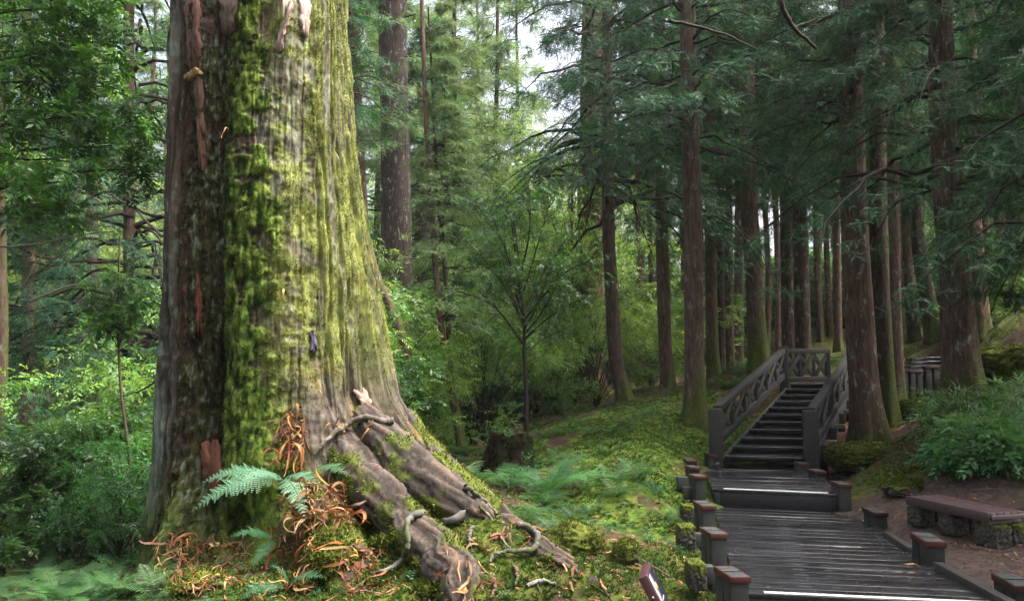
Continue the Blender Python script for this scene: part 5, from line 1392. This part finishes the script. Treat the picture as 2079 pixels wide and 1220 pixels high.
# long leaved grass tuft beside the buttress
gt = P(925, 958, 10.2); gt[2] = max(Zf(gt[0], gt[1]), gt[2] - .2)
n = 60; az = g.uniform(0, 6.28, n); L = g.uniform(.35, .6, n); K = 7; t = np.linspace(0, 1, K)
path = np.stack([np.cos(az)[:, None] * L[:, None] * .75 * t ** 1.5, np.sin(az)[:, None] * L[:, None] * .75 * t ** 1.5, L[:, None] * (t - .45 * t ** 2.5)], -1)
sd = np.stack([-np.sin(az), np.cos(az), np.zeros(n)], -1)[:, None] * (.011 * (1 - t ** 2) + .001)[None, :, None]
vv = np.stack([path - sd, path + sd], 2).reshape(-1, 3)
ff = (grid_faces(K, 2)[None] + (np.arange(n) * K * 2)[:, None, None]).reshape(-1, 4)
tag(link('grass_tuft', mesh('grass_tuft', vv, ff, M_FERN, rep(mixc((.09, .18, .08), (.22, .33, .19), g.random(n)), K * 2)), None, gt), 'pale arching grass tuft beside the right buttress of the giant cedar', 'grass tuft')

# ferns rooted on the trunk's debris shelf
def trunk_fern(px_base, tips, label, d_off=.0, col=((.10, .23, .14), (.16, .32, .20))):
    h = hit(*px_base); base = h[0] - nrm(h[0] - EYE) * .05
    d0 = base[1]
    o_t = thing('fern', label, 'fern', base)
    for (tx, ty, dd) in tips:
        tip = P(tx, ty, d0 + dd); ax = tip - base; L = np.linalg.norm(ax)
        A = nrm(ax + np.array([0, 0, .20 * L])); view = nrm(EYE - base) * .6 + np.array([0, 0, 1.0])
        Rm = frames(A[None], view[None])
        tv = T_FROND_FINE[0] * np.array([.80, 1, 1])
        v, f = scatter(tv, T_FROND_FINE[1], np.zeros((1, 3)), Rm, [L * 1.04])
        c = mixc(col[0], col[1], rng.random(1))
        link('frond', mesh('frond', v, f, M_FERN, rep(c, len(tv))), o_t)
trunk_fern((575, 975), [(412,1036,-.45),(420,985,-.25),(612,1045,-.55),(505,975,-.4),(640,985,-.3)], 'pale green fern with long fronds growing from the debris on the giant trunk')
trunk_fern((632, 958), [(700,968,-.3)], 'single drooping pale fern frond right of the trunk debris', col=((.07, .18, .09), (.11, .23, .12)))
trunk_fern((560, 1095), [(478,1092,-.3),(640,1090,-.3),(520,1150,-.3)], 'small dark green fern on the lower trunk face below the pale fern', col=((.03, .11, .05), (.06, .16, .07)))
trunk_fern((585, 1190), [(500,1215,-.25),(650,1175,-.2),(560,1150,-.15)], 'small fern at the foot of the trunk near the bottom picture edge', col=((.03, .11, .05), (.06, .16, .07)))

# ------------------------------------------------------------------ fallen strips, litter and low ground cover
g = np.random.default_rng(61)
def ribbon(base, nrm_, d0, L, W, curl, sag, seed):
    gg = np.random.default_rng(seed); K = 16; s_ = L / (K - 1)
    p_ = base.copy(); d_ = nrm(np.asarray(d0, float)); pts_, sides_ = [], []
    sd_ = nrm(np.cross(d_, nrm_))
    ax = nrm(gg.normal(0, 1, 3))
    for k in range(K):
        pts_.append(p_.copy()); sides_.append(sd_.copy())
        if k % 5 == 0: ax = nrm(gg.normal(0, 1, 3) + sd_ * 1.2)
        d_ = nrm(d_ + np.cross(ax, d_) * curl + np.array([0, 0, -sag]))
        sd_ = nrm(sd_ - d_ * np.dot(sd_, d_) + np.cross(d_, sd_) * gg.normal(.05, .28))
        p_ = p_ + d_ * s_
    pts_, sides_ = np.array(pts_), np.array(sides_); t_ = np.linspace(0, 1, K)
    w_ = W * (.35 + .65 * np.sin(np.pi * np.clip(t_ * .9 + .1, 0, 1)))[:, None]
    nn_ = np.cross(sides_, nrm(np.gradient(pts_, axis=0)))
    v_ = np.stack([pts_ - sides_ * w_ * .5 + nn_ * w_ * .25, pts_ + nn_ * -.0, pts_ + sides_ * w_ * .5 + nn_ * w_ * .25], 1)
    return v_.reshape(-1, 3), grid_faces(K, 3)
ORANGE = [(.27, .09, .028), (.33, .135, .046), (.19, .062, .022), (.36, .21, .10), (.13, .055, .028)]
def strips(box, n, L, label, group, on=None, hang=.0, W=.028, mode='lie'):
    x0, y0, x1, y1 = box
    for k in range(n):
        px, py = g.uniform(x0, x1), g.uniform(y0, y1); h = hit(px, py, on)
        if h is None: continue
        b_, nm_ = h[0], h[1]
        out_ = nm_ * .5 - nrm(b_ - EYE) * .5
        if mode == 'hang': d0 = nm_ * .6 + g.normal(0, .5, 3) + [0, 0, .25]; base = b_ + out_ * .02
        else: d0 = g.normal(0, 1, 3); d0 = d0 - nm_ * np.dot(d0, nm_) + nm_ * .25; base = b_ + nm_ * .02
        v_, f_ = ribbon(base, nm_, d0, g.uniform(.6, 1.2) * L, W * g.uniform(.6, 1.2), g.uniform(.12, .38), hang, int(g.integers(1e6)))
        hgt = (v_ - b_) @ nm_
        v_ = v_ + nm_ * (np.clip(hgt, .012, .05 if mode == 'lie' else .22) - hgt)[:, None]
        if on is bvh_g: v_[:, 2] = Z(v_[:, 0], v_[:, 1]) + .012 + np.clip(hgt, 0, .05) * .7
        o_ = link('dry_leaf_strip', mesh('dry_leaf_strip', v_, f_, M_DRY, np.asarray(ORANGE[g.integers(5)]) * (g.uniform(.75, 1.15) if g.random() < .5 else g.uniform(.35, .7)) * np.ones((len(v_), 1)), True, base), None, base)
        tag(o_, label, 'dry strip', group)
strips((568, 820, 625, 935), 22, .40, 'orange-brown dry leaf strip hanging in the upper bunch on the giant trunk', 'dry strips of the upper bunch', bvh_t, .22, .03, 'hang')
strips((590, 985, 705, 1065), 34, .42, 'orange-brown dry leaf strip in the tangle below the pale fern', 'dry strips of the tangle below the fern', None, .12, .03, 'hang')
strips((560, 1070, 640, 1200), 14, .45, 'orange-brown dry leaf strip hanging over the dark hollow at the trunk foot', 'dry strips over the hollow', None, .2, .026, 'hang')
strips((330, 1090, 500, 1190), 34, .36, 'orange-brown dry leaf strip on the heap at the left foot of the trunk', 'dry strips on the left heap', None, .06, .028)
strips((690, 1100, 800, 1215), 22, .36, 'orange-brown dry leaf strip along the grey surface root', 'dry strips along the grey root', None, .06, .028)
strips((890, 1100, 1010, 1215), 9, .30, 'orange-brown dry leaf strip between the lower buttress roots', 'dry strips between the lower roots', None, .05, .024)
strips((1020, 1060, 1100, 1110), 10, .26, 'orange-brown dry leaf strip caught on the looping root end', 'dry strips on the looping root', None, .05, .022)
strips((660, 830, 800, 880), 8, .26, 'orange-brown dry leaf strip near the upper surface root', 'dry strips near the upper root', None, .15, .02, 'hang')
strips((1140, 1060, 1400, 1215), 46, .20, 'orange-brown dry leaf strip lying on the moss left of the boardwalk', 'dry strips on the moss left of the boardwalk', bvh_g, .02, .024)
strips((1190, 930, 1390, 1060), 16, .22, 'orange-brown dry leaf strip higher up the mossy bank', 'dry strips on the mossy bank', bvh_g, .02, .024)
strips((1720, 1010, 1850, 1060), 14, .16, 'orange-brown dry leaf strip on the gravel near the low bollard', 'dry strips on the gravel', bvh_g, .02, .02)
mv_, mf_, mc_, kq = [], [], [], 0
for (x0, y0, x1, y1, n_) in [(585, 980, 710, 1070, 260), (565, 835, 620, 935, 90), (560, 1060, 645, 1215, 160), (320, 1090, 520, 1200, 260), (690, 1110, 800, 1215, 120), (895, 1110, 1010, 1215, 25)]:
    for k in range(n_):
        h = hit(g.uniform(x0, x1), g.uniform(y0, y1))
        if h is None: continue
        d0 = g.normal(0, 1, 3); d0 = d0 - h[1] * np.dot(d0, h[1]) + h[1] * .2 + [0, 0, -.3]
        v_, f_ = ribbon(h[0] + h[1] * .015, h[1], d0, g.uniform(.10, .26), g.uniform(.006, .016), g.uniform(.1, .35), .06, int(g.integers(1e6)))
        hg = (v_ - h[0]) @ h[1]; v_ = v_ + h[1] * (np.clip(hg, .006, .06) - hg)[:, None]
        mv_.append(v_); mf_.append(f_ + kq); kq += len(v_); mc_.append(np.tile(np.asarray(ORANGE[g.integers(5)]) * g.uniform(.25, .8), (len(v_), 1)))
tag(link('matted_litter', mesh('matted_litter', np.vstack(mv_), np.vstack(mf_), M_DRY, np.vstack(mc_), True)), 'matted thin brown fibres heaped round the foot of the giant trunk', 'litter', None, 'stuff')
for (px, py, lb) in [(575,590,'pale curled dry strip alone on the mossy middle of the trunk'),(735,560,'curled dry strip on the upper right edge of the trunk'),(645,800,'single hooked dry strip above the roots on the trunk'),(468,265,'short pale splinter of bark high on the dark left half of the trunk')]:
    h = hit(px, py, bvh_t); v_, f_ = ribbon(h[0] + h[1] * .02, h[1], h[1] * .4 + [0, 0, 1], .2, .02, .3, .12, px)
    tag(link('dry_leaf_strip', mesh('dry_leaf_strip', v_, f_, M_DRY, np.array((.45, .26, .12)) * np.ones((len(v_), 1)), True, h[0]), None, h[0]), lb, 'dry strip')
p = G(1868, 1150, Z1 + .012); v_, f_ = ribbon(p, np.array([0, 0, 1.0]), (-1, -.3, .1), .32, .045, .16, .0, 5); v_[:, 2] = np.clip(v_[:, 2], .008, .05)
tag(link('dry_leaf_strip', mesh('dry_leaf_strip', v_, f_, M_DRY, np.array((.42, .24, .10)) * np.ones((len(v_), 1)), True, p), None, p), 'curled orange leaf strip lying on the wet deck planks', 'dry strip')

def cover(name, label, n, region, tplf, size, colf, mat, lift=.0, mask=None):
    """small plants or bits strewn over the ground, denser towards the viewer."""
    pos = []
    need = n
    while need > 0:
        y = region[2] * (region[3] / region[2]) ** g.random(need * 2); x = g.uniform(region[0], region[1], need * 2)
        k = np.abs(x) < y * .68 + .5
        k &= ~((x > 2.0 + (y - 7) * .18) & (x < 4.7 + (y - 7) * .1) & (y < 13.6))
        k &= ~((x > 3.4 + (y - 13.6) * .62) & (x < 5.2 + (y - 13.6) * .62) & (y >= 13.6) & (y < 19.5))
        if mask is not None: k &= mask(x, y)
        x, y = x[k], y[k]; pos.append(np.stack([x, y], -1)[:need]); need -= len(x)
    pos = np.vstack(pos)[:n]
    q = np.stack([pos[:, 0], pos[:, 1], Z(pos[:, 0], pos[:, 1]) + lift], -1)
    tv, tf = tplf; ax = nrm(g.normal(0, 1, q.shape) * [1, 1, .25] + [0, 0, .3])
    v, f = scatter(tv, tf, q, frames(ax, np.tile([0, 0, 1.0], (n, 1)) + g.normal(0, .25, q.shape)), size * g.uniform(.5, 1.4, n))
    return tag(link(name, mesh(name, v, f, mat, rep(colf(q), len(tv)))), label, 'ground cover', None, 'stuff')
def tuft_tpl(n, W):
    a = np.arange(n) * 2.4; d_ = np.stack([np.cos(a) * .8, np.sin(a) * .8, np.linspace(.3, 1, n)], -1)
    return kites(np.zeros((n, 3)), d_, np.stack([-np.sin(a), np.cos(a), np.zeros(n)], -1), 1.0, W)
T_TUFT = tuft_tpl(5, .3)
def moss_ok(x, y): return (fbm(x * 1.1, y * 1.1, 0, 11, 5) + .2 * moss_force(x, y) + (fbm(x * 7, y * 7, 0, 15, 2) - .5) * .3 > .44) & ~((np.abs(x - 5.1) < 1.4) & (y < 11.4))
def moss_c(q):
    k = fbm(q[:, 0] * 2.5, q[:, 1] * 2.5, 0, 44, 3); return mixc((.013, .036, .006), (.075, .125, .018), np.clip(sstep(.3, .7, k) * .7 + g.random(len(q)) * .3, 0, 1))
cover('moss_carpet', 'short yellow-green moss carpet over the forest floor', 90000, (-7, 11, 5.0, 22), T_TUFT, .035, moss_c, M_MOSS, 0, moss_ok)
cover('low_ground_plants', 'low dark green leafy ground plants on the bank and in the hollow', 6000, (-7, 12, 6.5, 30), T_BROAD, .10, lambda q: broad_col(len(q), (.015, .05, .02), (.06, .16, .06)), M_FERN, .03,
      lambda x, y: (fbm(x * .7, y * .7, 0, 71, 3) > .47) & ~((np.abs(x - 5.1) < 1.5) & (y < 11.6)) & ~((np.abs(x - 1.3) < 1.3) & (y < 8.4)))
cover('leaf_litter', 'brown and orange fallen leaf bits strewn over the ground', 16000, (-6, 10, 5.0, 20), kites(np.zeros((1, 3)), [[0, 1, .1]], [[1, 0, .3]], 1.0, .35), .05,
      lambda q: np.asarray(ORANGE)[g.integers(0, 5, len(q))] * g.uniform(.4, 1.0, (len(q), 1)), M_DRY, .012)

# bits on the boards, small stones on the gravel
def bits(n, quad, z, colf):
    a, b_, c_, d_ = [np.asarray(q) for q in quad]; u, w = g.random((2, n)); u, w = u[:, None], w[:, None]
    xy = (a * (1 - u) + b_ * u) * (1 - w) + (d_ * (1 - u) + c_ * u) * w
    p_ = np.hstack([xy, np.full((n, 1), z)]); ax = g.normal(0, 1, (n, 3)) * [1, 1, .08]
    return kites(p_, ax, np.cross(ax, [0, 0, 1.0]), g.uniform(.008, .032, n), g.uniform(.005, .010, n), .1)
for nm_q, (q_, z_, n_, lb) in enumerate([(low_q, Z1, 420, 'needles and leaf bits strewn over the lower boardwalk deck'), (up_q, Z2, 160, 'needles and leaf bits strewn over the upper boardwalk deck')]):
    v, f = bits(n_, q_, z_ + .007, None)
    tag(link('deck_litter', mesh('deck_litter', v, f, M_DRY, rep(np.asarray(ORANGE)[g.integers(0, 5, n_)] * g.uniform(.5, 1.1, (n_, 1)) + .02, 4))), lb, 'litter', None, 'stuff')
n = 2600; y = g.uniform(6, 11.4, n); x = 5.05 + (y - 9) * .05 + g.normal(0, .55, n)
ov = np.array([[1, 0, 0], [0, 1, 0], [-1, 0, 0], [0, -1, 0], [0, 0, .7], [0, 0, -.7]], float); of = np.array([[0, 1, 4], [1, 2, 4], [2, 3, 4], [3, 0, 4], [1, 0, 5], [2, 1, 5], [3, 2, 5], [0, 3, 5]])
k_ = (x > 4.25 + (y - 8) * .12); x, y = x[k_], y[k_]; n = len(x)
ax = g.normal(0, 1, (n, 3)) * [1, 1, .2]
v, f = scatter(ov, of, np.stack([x, y, Z(x, y) + .002], -1), frames(ax, np.tile([0, 0, 1.0], (n, 1)) + g.normal(0, .3, (n, 3))), .004 + .013 * g.random(n) ** 3)
tag(link('gravel_stones', mesh('gravel_stones', v, f, M_ROCK, rep(mixc((.04, .033, .03), (.15, .13, .115), g.random(n)), 6))), 'small loose stones on the bare gravel around the bench', 'gravel', None, 'stuff')

n = 260; y = 5.5 * (20 / 5.5) ** g.random(n); x = g.uniform(-.62, .60, n) * y
k_ = ~((x > 1.8 + (y - 7) * .18) & (x < 4.8 + (y - 7) * .1)) & (np.hypot(x - GC[0], y - GC[1]) > 1.5) & ~((x > 3.2 + (y - 13.6) * .62) & (x < 5.4 + (y - 13.6) * .62) & (y > 13))
x, y = x[k_], y[k_]; n = len(x); a_ = g.uniform(0, 6.28, n); L = g.uniform(.08, .45, n); t = np.linspace(-.5, .5, 7)
px_ = x[:, None] + np.cos(a_)[:, None] * L[:, None] * t + g.normal(0, .008, (n, 7)); py_ = y[:, None] + np.sin(a_)[:, None] * L[:, None] * t + g.normal(0, .008, (n, 7))
pa = np.stack([px_, py_, Z(px_.ravel(), py_.ravel()).reshape(n, 7) + .012 + g.uniform(0, .02, (n, 1))], -1)
v, f = tubes(pa, np.tile(np.linspace(1, .45, 7), (n, 1)) * g.uniform(.003, .009, (n, 1)), 5)
tag(link('twig_litter', mesh('twig_litter', v, f, M_ROOT, rep(mixc((.04, .026, .018), (.15, .12, .095), g.random(n)), 35), True)), 'fallen grey and brown twigs strewn over the forest floor', 'litter', None, 'stuff')

# ------------------------------------------------------------------ moist forest air
t = NT('moist_air')
vol = t.n('VolumePrincipled', {'Color': (.93, .97, .95, 1), 'Density': .00035, 'Anisotropy': .15})
t.t.links.new(vol.outputs[0], t.out.inputs['Volume'])
b = Boxes(); b.box((0, 45, 9), (300, 0, 0), (0, 225, 0), (0, 0, 40))
hz = b.build('haze', t.m, None, 0)
hz['kind'] = 'stuff'; hz['label'] = 'pale moist air fading the far wood'
